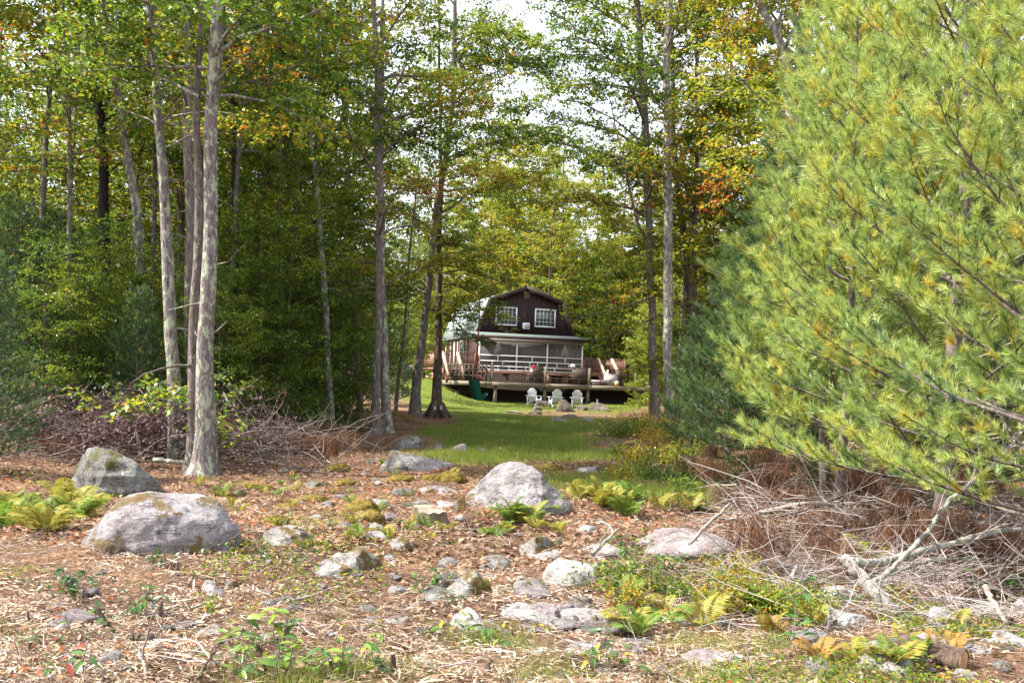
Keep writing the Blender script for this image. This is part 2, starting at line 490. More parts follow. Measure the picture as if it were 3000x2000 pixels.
def screen_mat():
    m, nt = new_mat('insect_screen')
    out = N(nt, 'OutputMaterial')
    d = N(nt, 'BsdfDiffuse'); d.inputs['Color'].default_value = (0.17, 0.155, 0.148, 1)
    t = N(nt, 'BsdfTransparent')
    mx = N(nt, 'MixShader'); mx.inputs['Fac'].default_value = 0.5
    nt.links.new(d.outputs['BSDF'], mx.inputs[1]); nt.links.new(t.outputs['BSDF'], mx.inputs[2])
    nt.links.new(mx.outputs['Shader'], out.inputs['Surface'])
    return m
M['screen'] = screen_mat()

def ground_mat():
    m, nt = new_mat('forest_floor')
    tc = N(nt, 'TexCoord')
    a = N(nt, 'Attribute', _attribute_name='tint')
    n1 = N(nt, 'TexNoise', Scale=1.3, Detail=8.0, Roughness=0.7)
    n2 = N(nt, 'TexNoise', Scale=24.0, Detail=8.0, Roughness=0.75)
    mp = N(nt, 'Mapping'); mp.inputs['Scale'].default_value = (0.6, 1.6, 1)
    nt.links.new(tc.outputs['Object'], mp.inputs['Vector'])
    n3 = N(nt, 'TexNoise', Scale=70.0, Detail=4.0, Roughness=0.7)
    for n in (n1, n2):
        nt.links.new(tc.outputs['Object'], n.inputs['Vector'])
    nt.links.new(mp.outputs['Vector'], n3.inputs['Vector'])
    litter = ramp(nt, n2.outputs['Fac'], [(0.28, (0.06, 0.037, 0.028)), (0.45, (0.20, 0.125, 0.088)), (0.58, (0.34, 0.23, 0.165)), (0.75, (0.48, 0.37, 0.28))]).outputs['Color']
    dirt = ramp(nt, n3.outputs['Fac'], [(0.35, (0.5, 0.45, 0.42)), (0.65, (1.15, 1.12, 1.1))]).outputs['Color']
    litter = mixc(nt, 0.8, litter, dirt, 'MULTIPLY')
    patch = N(nt, 'TexNoise', Scale=0.75, Detail=6.0, Roughness=0.65)
    nt.links.new(tc.outputs['Object'], patch.inputs['Vector'])
    pc = ramp(nt, patch.outputs['Fac'], [(0.36, (0.50, 0.45, 0.43)), (0.5, (0.95, 0.9, 0.88)), (0.64, (1.3, 1.24, 1.08))]).outputs['Color']
    litter = mixc(nt, 1.0, litter, pc, 'MULTIPLY')
    mossm = ramp(nt, n1.outputs['Fac'], [(0.53, (0, 0, 0)), (0.62, (1, 1, 1))]).outputs['Color']
    mcol = mixc(nt, n2.outputs['Fac'], (0.06, 0.055, 0.012), (0.24, 0.19, 0.035))
    mm = N(nt, 'Math', _operation='MULTIPLY'); mm.inputs[1].default_value = 0.55
    nt.links.new(mossm, mm.inputs[0])
    litter = mixc(nt, mm.outputs['Value'], litter, mcol)
    lawn = ramp(nt, n2.outputs['Fac'], [(0.3, (0.07, 0.095, 0.018)), (0.55, (0.15, 0.19, 0.033)), (0.8, (0.30, 0.28, 0.07))]).outputs['Color']
    col = mixc(nt, a.outputs['Fac'], litter, lawn)
    ad = N(nt, 'Math', _operation='ADD')
    nt.links.new(n2.outputs['Fac'], ad.inputs[0]); nt.links.new(n3.outputs['Fac'], ad.inputs[1])
    finish(nt, col, 0.95, 0.08, bump=ad.outputs['Value'], bump_d=0.05, bump_s=0.9)
    return m
M['ground'] = ground_mat()

# ------------------------------------------------------------------ the ground
def lawn_mask(x, y):
    x = np.asarray(x, float); y = np.asarray(y, float)
    p = np.stack([x, y, np.zeros_like(x)], 1)
    w = 0.9 * fbm(p * 0.35, 3, 21)
    lo = np.interp(y, [18, 22, 30, 40, 50, 60, 70, 90], [-1.2, -2.2, -2.6, -2.2, -3.5, -7, -10, -14])
    hi = np.interp(y, [18, 22, 30, 40, 50, 60, 70, 90], [-0.5, 0.6, 2.8, 4.2, 5.5, 7, 10, 14])
    ring = 1 - 0.9 * ss(1.25, 0.75, np.sqrt(((x - 3.4) / 3.6) ** 2 + ((y - 54.5) / 4.5) ** 2) + 0.12 * w)
    return ring * ss(-0.4, 0.8, x - lo + w) * ss(-0.4, 0.8, hi - x + w) * ss(18.5, 23.0, y + 1.5 * w)

def build_ground():
    ys = np.concatenate([[-80, -30, -12, -5, -2, 0, 1, 2, 2.6], 3.0 * (160.0) ** (np.linspace(0, 1, 300))])
    t = np.linspace(-1, 1, 281)
    tx = 0.30 * t + 0.70 * t ** 3
    wy = np.where(ys < 3, 14 + np.abs(ys - 3) * 1.2, 14 + (ys - 3) * 1.5)
    X = (wy[:, None] * tx[None]).ravel(); Y = np.repeat(ys[:, None], len(t), 1).ravel()
    Z = gz_arr(X, Y)
    p = np.stack([X, Y, np.zeros_like(X)], 1)
    near = ss(30, 12, Y) * ss(2, 4, Y)
    Z = Z + near * (0.030 * fbm(p * 3.5, 4, 5))
    nx = len(t)
    i = np.arange(len(ys) - 1)[:, None] * nx; j = np.arange(nx - 1)[None]
    q = np.stack([i + j, i + j + 1, i + nx + j + 1, i + nx + j], -1).reshape(-1, 4)
    mb = MB().add(np.stack([X, Y, Z], 1), q, tint=lawn_mask(X, Y))
    o = mb.build('ground', M['ground'], smooth=True)
    tag(o, 'brown forest floor of wood chips and needles running into a mown lawn', kind='structure')
build_ground()

# ------------------------------------------------------------------ labels for the many
LM = {}                     # landmark phrase -> place on the ground
def landmark(name, p):
    LM[name] = (p[0], p[1])
PENDING = {}
def later(kind, o, look, pos):
    PENDING.setdefault(kind, []).append((o, look, (pos[0], pos[1])))
ORD = ['', 'second', 'third', 'fourth', 'fifth', 'sixth', 'seventh', 'eighth', 'ninth', 'tenth', 'eleventh', 'twelfth']
def settle_labels(kind, marks):
    groups = {}
    for o, look, (x, y) in PENDING.pop(kind, []):
        best = min(marks, key=lambda k: (LM[k][0] - x) ** 2 + (LM[k][1] - y) ** 2)
        dx, dy = x - LM[best][0], y - LM[best][1]
        if abs(dx) > abs(dy):
            rel = 'right of' if dx > 0 else 'left of'
        else:
            rel = 'behind' if dy > 0 else 'in front of'
        groups.setdefault((look, rel, best), []).append((dx * dx + dy * dy, o))
    for (look, rel, best), lst in groups.items():
        lst.sort(key=lambda t: t[0])
        for i, (_, o) in enumerate(lst):
            if len(lst) == 1:
                o['label'] = f'{look} {rel} {best}'
            elif i == 0:
                o['label'] = f'{look} first out {rel} {best}'
            else:
                w = ORD[i] if i < len(ORD) else f'{i + 1}th'
                o['label'] = f'{look} {w} out {rel} {best}'

# ------------------------------------------------------------------ the house
H0 = Vector((1.296, 70.0, 0.0)); HR = math.radians(16)
def hw(a, b, z=0.0):
    return Vector((H0.x + a * math.cos(HR) - b * math.sin(HR), H0.y + a * math.sin(HR) + b * math.cos(HR), z))

def build_house():
    h = empty('cottage', H0, HR)
    tag(h, 'dark brown gambrel-roofed cottage with white-framed screened porch behind the deck', 'house')
    def part(name, mat, fn, parent=h):
        mb = MB(); fn(mb)
        return mb.build(name, M[mat], parent)
    ca, zr = 0.37, 8.66
    prof = [(-3.68, 5.1), (-2.78, 7.65), (0, zr), (2.78, 7.65), (3.68, 5.1)]
    xs = [p[0] for p in prof]; zs = [p[1] for p in prof]
    top = lambda a: float(np.interp(a, xs, zs))
    B0, B1 = 3.02, 14.0
    # main body: gable panels and long walls
    def body(mb):
        pts = [(-3.5, 0.3)] + [(x * 0.985, z - 0.06) for x, z in prof] + [(3.5, 0.3)]
        n = len(pts)
        v = [(ca + x, b, z) for b in (B0 + 0.03, B1) for x, z in pts]
        mb.add(v, [[i, i + n, (i + 1) % n + n, (i + 1) % n] for i in range(n)])
        for k in (0, n):
            c = [[k + 0, k + i, k + i + 1] for i in range(1, n - 1)]
            mb.add(v, tris=c if k == 0 else [t[::-1] for t in c])
    part('wall', 'trim_brown', body)
    w = 0.205
    for i in range(36):
        a0 = -3.64 + i * w; a1 = a0 + w - 0.012
        if a1 > 3.66: break
        j = 0.006 * (i % 3)
        z0 = 4.7
        if top(a0) < z0 + .1 and top(a1) < z0 + .1: continue
        v = []
        for b in (B0 - 0.03 - j, B0 + 0.028):
            v += [(ca + a0, b, z0), (ca + a1, b, z0), (ca + a1, b, top(a1) - 0.02), (ca + a0, b, top(a0) - 0.02)]
        mb = MB().add(v, [[0, 1, 2, 3], [7, 6, 5, 4], [0, 4, 5, 1], [1, 5, 6, 2], [2, 6, 7, 3], [3, 7, 4, 0]])
        mb.build('siding_board', M['siding'], h)
    # roof: four panels
    for k in range(4):
        (x0, z0), (x1, z1) = prof[k], prof[k + 1]
        dx, dz = x1 - x0, z1 - z0; L = math.hypot(dx, dz); nx, nz = -dz / L, dx / L
        e0 = 0.18 if k == 0 else 0.0; e1 = 0.18 if k == 3 else 0.0
        x0 -= dx / L * e0; z0 -= dz / L * e0; x1 += dx / L * e1; z1 += dz / L * e1
        v = []
        for b in (B0 - 0.3, B1 + 0.3):
            v += [(ca + x0, b, z0), (ca + x1, b, z1), (ca + x1 + nx * 0.09, b, z1 + nz * 0.09), (ca + x0 + nx * 0.09, b, z0 + nz * 0.09)]
        r = MB().add(v, [[0, 1, 2, 3], [7, 6, 5, 4], [0, 4, 5, 1], [1, 5, 6, 2], [2, 6, 7, 3], [3, 7, 4, 0]]).build('roof_panel', M['metal_roof'], h)
        fa = MB().beam((ca + x0, B0 - 0.315, z0 + 0.0), (ca + x1, B0 - 0.315, z1 + 0.0), 0.03, 0.30).build('rake_board', M['trim_brown'], h)
        for s in np.arange(0.3, B1 - B0, 0.6) if k in (0, 1) else []:
            MB().beam((ca + x0 + nx * 0.1, B0 + s, z0 + nz * 0.1), (ca + x1 + nx * 0.1, B0 + s, z1 + nz * 0.1), 0.03, 0.05).build('seam', M['metal_roof'], r)
    # gable windows
    for a0, a1 in ((0.70, 2.30), (-2.30, -0.66)):
        z0, z1 = 5.83, 7.18
        fr = MB(); t = 0.09
        for c, s in (((a0 + a1) / 2, z0 + t / 2, a1 - a0, t), ((a0 + a1) / 2, z1 - t / 2, a1 - a0, t)) if False else ():
            pass
        fr.box((ca + (a0 + a1) / 2, B0 - 0.075, z0 + t / 2), (a1 - a0, 0.07, t)); fr.box((ca + (a0 + a1) / 2, B0 - 0.075, z1 - t / 2), (a1 - a0, 0.07, t))
        fr.box((ca + a0 + t / 2, B0 - 0.075, (z0 + z1) / 2), (t, 0.07, z1 - z0 - 2 * t)); fr.box((ca + a1 - t / 2, B0 - 0.075, (z0 + z1) / 2), (t, 0.07, z1 - z0 - 2 * t))
        f = fr.build('window', M['white'], h)
        MB().box((ca + (a0 + a1) / 2, B0 - 0.06, (z0 + z1) / 2), (a1 - a0 - 2 * t, 0.02, z1 - z0 - 2 * t)).build('pane', M['glass'], f)
        for i in range(1, 5):
            x = a0 + t + (a1 - a0 - 2 * t) * i / 5
            MB().box((ca + x, B0 - 0.08, (z0 + z1) / 2), (0.02, 0.03, z1 - z0 - 2 * t)).build('muntin', M['white'], f)
        for i in range(1, 4):
            z = z0 + t + (z1 - z0 - 2 * t) * i / 4
            MB().box((ca + (a0 + a1) / 2, B0 - 0.083, z), (a1 - a0 - 2 * t, 0.03, 0.02)).build('muntin', M['white'], f)
    # gable louvre and the white vent box with its dark bracket
    lv = MB().box((ca + 0.03, B0 - 0.06, 8.14), (0.40, 0.05, 0.52)).build('vent', M['cedar'], h)
    for i in range(6):
        MB().box((ca + 0.03, B0 - 0.10, 7.94 + i * 0.08), (0.34, 0.04, 0.03), Euler((0.5, 0, 0))).build('slat', M['cedar'], lv)
    bx = MB().box((ca - 0.02, B0 - 0.26, 5.85), (0.44, 0.42, 0.46)).build('wall_unit', M['white'], h)
    MB().box((ca - 0.02, B0 - 0.475, 5.86), (0.34, 0.03, 0.34)).build('cover', M['galv'], bx)
    MB().beam((ca - 0.15, B0 - 0.06, 5.15), (ca - 0.02, B0 - 0.3, 5.6), 0.05, 0.05).beam((ca + 0.2, B0 - 0.06, 5.15), (ca + 0.02, B0 - 0.3, 5.6), 0.05, 0.05).build('bracket', M['black'], bx)
    # porch: shallow roof, beam, posts and block-patterned white rails, screens, back wall with doors
    A0, A1 = -3.83, 3.83
    v = []
    for a in (A0 - 0.35, A1 + 0.35):
        v += [(a, -0.35, 4.86), (a, B0 - 0.05, 5.22), (a, B0 - 0.05, 5.30), (a, -0.35, 4.94)]
    MB().add(v, [[0, 3, 2, 1], [4, 5, 6, 7], [0, 1, 5, 4], [1, 2, 6, 5], [2, 3, 7, 6], [3, 0, 4, 7]]).build('porch_roof', M['shingle'], h)
    part('fascia', 'trim_brown', lambda m: m.box((0, -0.37, 4.82), (A1 - A0 + 0.74, 0.03, 0.20)))
    part('porch_beam', 'beam_grey', lambda m: m.box((0, -0.02, 4.62), (A1 - A0 + 0.1, 0.14, 0.22)))
    part('porch_floor', 'cedar', lambda m: m.box((0, 1.47, 2.36), (A1 - A0, 3.05, 0.16)))
    part('porch_ceiling', 'interior', lambda m: m.box((0, 1.5, 4.76), (A1 - A0 - 0.1, 2.9, 0.03)))
    bw = part('porch_wall', 'interior', lambda m: m.box((0, B0 - 0.10, 3.6), (A1 - A0, 0.08, 2.3)))
    for a0, a1 in ((-3.0, -2.05), (-1.95, -0.75), (0.9, 1.9), (2.0, 2.75), (2.85, 3.4)):
        d = MB().box(((a0 + a1) / 2, B0 - 0.16, 3.45), (a1 - a0, 0.04, 1.9)).build('door', M['interior_door'], h)
        MB().box((a0 - 0.02, B0 - 0.18, 3.45), (0.06, 0.06, 1.9)).box((a1 + 0.02, B0 - 0.18, 3.45), (0.06, 0.06, 1.9)).box(((a0 + a1) / 2, B0 - 0.18, 4.43), (a1 - a0 + .1, 0.06, 0.06)).build('frame', M['beam_grey'], d)
    for s, a in ((0, A0), (1, A1)):
        part('porch_side', 'siding' if s == 0 else 'interior', lambda m: m.box((a, 1.5, 3.61 if s == 0 else 2.75), (0.06, 2.8, 2.32 if s == 0 else 0.6)))
    posts = [A0 + 0.05, -1.08, 1.16, A1 - 0.05]
    for a in posts:
        part('porch_post', 'white', lambda m: m.box((a, -0.02, 3.48), (0.085, 0.085, 2.05)))
    part('porch_post', 'trim_brown', lambda m: m.box((2.45, 0.03, 3.48), (0.03, 0.04, 2.05)))
    zz = [2.55, 2.80, 3.16, 3.55]
    for i, z in enumerate(zz):
        part('porch_rail', 'white', lambda m: m.box((0, -0.04, z), (A1 - A0 - 0.18, 0.05, 0.055)))
    div = [[-3.2, -2.42, -1.6, -0.4, 0.2, 0.75, 1.75, 3.2], [-2.85, -2.1, -0.1, 0.45, 1.9, 2.8], [-2.45, 0.05, 2.5]]
    for i, row in enumerate(div):
        for a in row:
            part('rail_divider', 'white', lambda m: m.box((a, -0.04, (zz[i] + zz[i + 1]) / 2), (0.05, 0.045, zz[i + 1] - zz[i] - 0.055)))
    for i in range(3):
        part('screen', 'screen', lambda m: m.box(((posts[i] + posts[i + 1]) / 2, 0.03, 3.5), (posts[i + 1] - posts[i] - 0.1, 0.006, 2.0)))
    for dx in (-0.12, 0.12):
        part('porch_lamp', 'cushion', lambda m: m.tube([(-0.55 + dx, B0 - 0.3, 4.25), (-0.55 + dx, B0 - 0.3, 4.32), (-0.55 + dx, B0 - 0.3, 4.4)], [0.07, 0.08, 0.03], 8, cap=True))
    part('step_band', 'cedar', lambda m: m.box((0, -0.08, 2.40), (A1 - A0 + 0.2, 0.06, 0.22)))
    part('skirting', 'skirt', lambda m: m.box((0, 0.1, 1.35), (A1 - A0 + 0.1, 0.08, 1.85)))
    # left long side: pale posts, a window and boards
    for i, b in enumerate((3.4, 4.5, 5.2, 6.3, 9.2, 10.4, 11.8, 13.6)):
        part('side_post', 'white' if i in (1, 2, 5) else 'tan_board', lambda m: m.box((ca - 3.56, b, 3.8), (0.12, 0.22, 2.5)))
    f = part('window', 'white', lambda m: m.box((ca - 3.58, 7.7, 4.0), (0.1, 1.4, 1.7)))
    MB().box((ca - 3.64, 7.7, 4.0), (0.03, 1.1, 1.4)).build('pane', M['glass'], f)
    return h
house = build_house()
landmark('the brown cottage', (H0.x, H0.y))

def rail_run(parent, p0, p1, z0, z1, mat, step=0.14, post=True):
    """top and bottom rails with upright balusters"""
    p0 = np.array(p0, float); p1 = np.array(p1, float)
    L = np.linalg.norm(p1 - p0)
    q = lambda t, z: (*(p0 + (p1 - p0) * t)[:2], z)
    MB().beam(q(0, z1), q(1, z1), 0.12, 0.045).build('top_rail', M[mat], parent)
    MB().beam(q(0, z0 + 0.10), q(1, z0 + 0.10), 0.05, 0.07).build('bottom_rail', M[mat], parent)
    n = max(2, int(L / step))
    me = MB().box((0, 0, 0), (0.04, 0.04, z1 - z0 - 0.17)).mesh('baluster', M[mat])
    for i in range(1, n):
        link('baluster', me, parent, q(i / n, (z0 + z1) / 2 + 0.055))
    if post:
        for t in (0, 1):
            MB().box(q(t, (z0 + z1) / 2), (0.1, 0.1, z1 - z0 + 0.04)).build('rail_post', M[mat], parent)

def build_decks():
    # upper deck beside the house, both ends
    for side in (0, 1):
        d = empty('upper_deck', H0, HR)
        tag(d, ('reddish raised deck with railing along the sunny flank of the cottage', 'reddish raised deck and railing at the far end of the screened porch')[side], 'deck', 'raised decks of the cottage')
        a0, a1, b0, b1 = ((-6.6, -3.95, 0.1, 9.5), (3.95, 7.3, 0.1, 4.0))[side]
        MB().box(((a0 + a1) / 2, (b0 + b1) / 2, 2.50), (a1 - a0, b1 - b0, 0.14)).build('deck_floor', M['cedar'], d)
        MB().box(((a0 + a1) / 2, b0 - 0.03, 2.46), (a1 - a0, 0.04, 0.26)).build('fascia_board', M['cedar'], d)
        if side == 0:
            rail_run(d, (-6.5, 0.25), (-6.5, 9.4), 2.58, 3.66, 'cedar')
            rail_run(d, (-5.2, 0.2), (-4.0, 0.2), 2.58, 3.66, 'cedar')
            MB().box((-6.62, 4.8, 3.1), (0.03, 9.0, 0.9)).build('rail_panel', M['cedar'], d)
        else:
            rail_run(d, (4.0, 0.2), (5.0, 0.2), 2.58, 3.62, 'cedar')
            rail_run(d, (6.15, 0.2), (7.2, 0.2), 2.58, 3.62, 'cedar')
            rail_run(d, (7.2, 0.25), (7.2, 3.9), 2.58, 3.62, 'cedar')
            rail_run(d, (4.0, 3.9), (7.2, 3.9), 2.58, 3.62, 'cedar')
        for b in (b0 + 0.3, b1 - 0.3):
            for a in (a0 + 0.15, a1 - 0.15):
                MB().box((a, b, 1.4), (0.13, 0.13, 2.05)).build('deck_post', M['skirt'], d)
        MB().box(((a0 + a1) / 2, b0 + 0.25, 1.35), (a1 - a0 - 0.5, 0.05, 2.0)).build('skirting', M['skirt'], d)
    # stairs down to the lower deck
    for side in (0, 1):
        s = empty('staircase', H0, HR)
        tag(s, ('tan wooden steps with sloping handrails beside the sunny end of the porch', 'tan wooden steps with bright sloping handrails beyond the porch, near the barbecue')[side], 'stairs', 'deck stairs')
        a0, a1 = ((-6.35, -5.3), (5.05, 6.1))[side]
        zt, zb, b0, b1 = 2.55, 1.78, 0.0, -1.35
        for k in range(4):
            t = (k + 0.5) / 4
            MB().box(((a0 + a1) / 2, b0 + (b1 - b0) * t, zt + (zb - zt) * t), (a1 - a0, 0.30, 0.04)).build('tread', M['tan_board'], s)
        for a in (a0, a1):
            MB().beam((a, b0, zt - 0.1), (a, b1, zb - 0.1), 0.05, 0.26).build('stringer', M['cedar'], s)
            MB().beam((a, b0 + 0.1, 3.60), (a, b1 - 0.75, 2.02), 0.15, 0.20).build('handrail', M['tan_board'], s)
            for k in range(9):
                t = (k + 0.7) / 9
                b = b0 + (b1 - 0.7 - b0) * t
                z1 = 3.55 + (2.05 - 3.55) * t; z0 = max(1.72, zt + (zb - zt) * t * 1.3 - 0.15)
                if z1 - z0 > 0.1:
                    MB().box((a, b, (z0 + z1) / 2), (0.04, 0.04, z1 - z0)).build('baluster', M['cedar'], s)
    # the weathered lower deck
    d = empty('lower_deck', H0, HR)
    tag(d, 'weathered grey wooden deck on posts with low dark rails before the porch', 'deck')
    poly = [(-6.5, -1.0), (-3.9, -4.1), (9.0, -4.1), (9.0, 0.0), (-6.5, 0.0)]
    n = len(poly)
    v = [(a, b, z) for z in (1.58, 1.70) for a, b in poly]
    mb = MB().add(v, [[i, (i + 1) % n, (i + 1) % n + n, i + n] for i in range(n)], [[n, n + i, n + i + 1] for i in range(1, n - 1)] + [[0, i + 1, i] for i in range(1, n - 1)])
    mb.build('deck_floor', M['deck_grey'], d)
    for p, q in ((poly[0], poly[1]), (poly[1], (-0.25, -4.1)), ((-0.23, -4.1), (2.80, -4.1)), ((2.82, -4.1), (6.25, -4.1)), ((6.27, -4.1), poly[2])):
        e = np.array([*q, 0]) - np.array([*p, 0]); e = e / np.linalg.norm(e); nn = np.array([e[1], -e[0], 0]) * 0.028
        MB().beam(np.array([*p, 1.56]) + nn, np.array([*q, 1.56]) + nn, 0.045, 0.29).build('fascia_board', M['deck_grey'], d)
    for a in (-0.2, 2.85, 6.3, 8.6, -3.6):
        g = gz(*hw(a, -3.95)[:2])
        MB().box((a, -3.93, (g - 0.1 + 1.42) / 2), (0.19, 0.19, 1.42 - g + 0.1)).build('deck_post', M['deck_grey'], d)
    for a in (-3.85, -0.2, 2.9, 6.25, 9.0):
        MB().box((a, -4.03, 2.22), (0.15, 0.12, 1.25)).build('rail_post', M['deck_grey'], d)
    for z, w in ((2.80, 0.05), (2.45, 0.035), (2.08, 0.035)):
        MB().beam((-3.85, -4.03, z), (9.0, -4.03, z), 0.04, w).build('rail', M['deck_dark'], d)
        MB().beam((-6.45, -1.0, z), (-3.9, -4.0, z), 0.05, w * 1.7).build('rail', M['deck_dark'], d)
    for i in range(12):
        t = i / 11
        MB().box((-6.45 + 2.5 * t, -1.0 - 2.94 * t, 2.24), (0.09, 0.09, 1.1)).build('rail_post', M['deck_dark'], d)
    for i in range(16):
        a = -3.3 + i * 0.78
        MB().box((a, -4.03, 1.92 if i % 2 else 2.62), (0.045, 0.035, 0.34)).build('rail_spacer', M['deck_dark'], d)
    MB().box((1.2, -1.4, 0.95), (13.5, 0.06, 1.25)).build('skirting', M['skirt'], d)
build_decks()

def build_deck_things():
    def thing(name, label, cat, a, b, z, rz=0.0, group=None):
        o = empty(name, hw(a, b, z), HR + rz)
        return tag(o, label, cat, group)
    Z = 1.702
    # three brown high-backed seats seen from behind
    for a, w, lab in ((-0.65, 0.95, 'brown high-backed deck seat behind the pinwheel flag'), (2.6, 1.35, 'wide brown high-backed deck seat with a white pillow on its back'), (5.35, 0.5, 'narrow brown deck seat beside the yellow ball')):
        s = thing('patio_sofa', lab, 'sofa', a, -3.3, Z, group='brown deck seats')
        MB().box((0, 0, 0.62), (w, 0.10, 1.05)).build('backrest', M['brown_furniture'], s)
        MB().box((0, 0.36, 0.34), (w, 0.6, 0.14)).build('seat', M['brown_furniture'], s)
        for x in (-w / 2 + 0.05, w / 2 - 0.05):
            MB().box((x, 0.36, 0.58), (0.09, 0.6, 0.08)).build('armrest', M['brown_furniture'], s)
            for y in (0.05, 0.62):
                MB().box((x, y, 0.13), (0.07, 0.07, 0.27)).build('leg', M['brown_furniture'], s)
    t = thing('deck_table', 'long reddish deck table between the brown seats', 'table', 0.95, -2.9, Z)
    MB().box((0, 0, 0.62), (1.5, 0.8, 0.06)).build('table_top', M['cedar'], t)
    for x in (-0.62, 0.62):
        MB().box((x, 0, 0.295), (0.24, 0.6, 0.59)).build('leg', M['cedar'], t)
    t = thing('lounge', 'low pale grey cushioned deck lounge by the stairs', 'lounge', 4.15, -3.2, Z)
    MB().box((-0.2, 0, 0.28), (1.4, 0.7, 0.16)).build('cushion', M['cushion'], t)
    MB().box((0.62, 0, 0.40), (0.75, 0.7, 0.80)).build('bolster', M['cushion'], t)
    MB().box((-0.2, 0, 0.10), (1.36, 0.66, 0.19)).build('base', M['brown_furniture'], t)
    p = MB()
    an = np.linspace(0, 2 * PI, 9)[:-1]
    p.tube([(-0.17, 0, 0), (-0.12, 0, 0), (0, 0, 0), (0.12, 0, 0), (0.17, 0, 0)], [0.04, 0.11, 0.13, 0.11, 0.04], 8, cap=True)
    o = p.build('pillow', M['white'], loc=hw(1.95, -3.3, Z + 1.24)); o.rotation_euler = (0, 0, HR)
    tag(o, 'small white pillow lying on the wide brown deck seat', 'pillow')
    b = empty('play_ball', hw(5.0, -3.75, Z + 0.16), HR); tag(b, 'small yellow and white ball on the lower deck', 'ball')
    sv, sq, st = sphere(0.16)
    upper = sv[:, 2] > -0.02
    MB().add(sv, sq, st).build('shell', M['yellow'], b)
    MB().add(sv * [1.01, 1.01, 0.55] + [0, 0, 0.085], sq, st).build('cap', M['white'], b)
    # pinwheel flag on the rail
    f = thing('windsock', 'small red and white ribbon windsock tied to the deck rail', 'windsock', -1.15, -4.12, 2.55)
    MB().beam((0.12, 0, 0.33), (-0.02, 0, 0.08), 0.10, 0.14).build('red_ribbon', M['red'], f)
    MB().beam((-0.02, 0, 0.07), (-0.1, 0, -0.16), 0.09, 0.13).build('white_ribbon', M['white'], f)
    # barbecue under a black cover
    g = thing('barbecue', 'black covered barbecue on the raised deck behind the railing', 'barbecue', 4.55, 1.0, 2.57)
    MB().box((0, 0, 0.40), (0.75, 0.5, 0.78)).build('cover_body', M['black'], g)
    MB().tube([(-0.36, 0, 0.8), (-0.3, 0, 0.8), (0.3, 0, 0.8), (0.36, 0, 0.8)], [0.1, 0.24, 0.24, 0.1], 12, cap=True).build('lid', M['black'], g)
    fe = thing('feeder_stand', 'small white tent-shaped stand before the stair handrail', 'stand', 4.95, -2.2, Z)
    MB().add([(-0.16, 0, 0), (0.16, 0, 0), (0.03, 0, 1.15), (-0.03, 0, 1.15), (-0.16, 0.2, 0), (0.16, 0.2, 0), (0.03, 0.12, 1.15), (-0.03, 0.12, 1.15)],
             [[0, 1, 2, 3], [7, 6, 5, 4], [0, 4, 5, 1], [1, 5, 6, 2], [2, 6, 7, 3], [3, 7, 4, 0]]).build('panel', M['white'], fe)
    for a, lab in ((3.05, 'thin black pole on the lower deck before the porch screen'), (6.5, 'thin black pole on the lower deck beside the stairs')):
        o = MB().tube([(0, 0, 0), (0, 0, 1.7), (0, 0, 3.3)], 0.022, 6, cap=True).build('light_pole', M['black'], loc=hw(a, -3.9, Z))
        tag(o, lab, 'pole', 'light poles on the deck')

def sphere(r, nu=16, nv=10):
    v = [(0, 0, r)]
    for i in range(1, nv):
        th = PI * i / nv
        for j in range(nu):
            ph = 2 * PI * j / nu
            v.append((r * math.sin(th) * math.cos(ph), r * math.sin(th) * math.sin(ph), r * math.cos(th)))
    v.append((0, 0, -r))
    q, t = [], []
    for j in range(nu):
        t.append((0, 1 + j, 1 + (j + 1) % nu))
        b = 1 + (nv - 2) * nu
        t.append((len(v) - 1, b + (j + 1) % nu, b + j))
    for i in range(nv - 2):
        for j in range(nu):
            a = 1 + i * nu; c = a + nu
            q.append((a + j, c + j, c + (j + 1) % nu, a + (j + 1) % nu))
    return np.array(v), np.array(q), np.array(t)
build_deck_things()

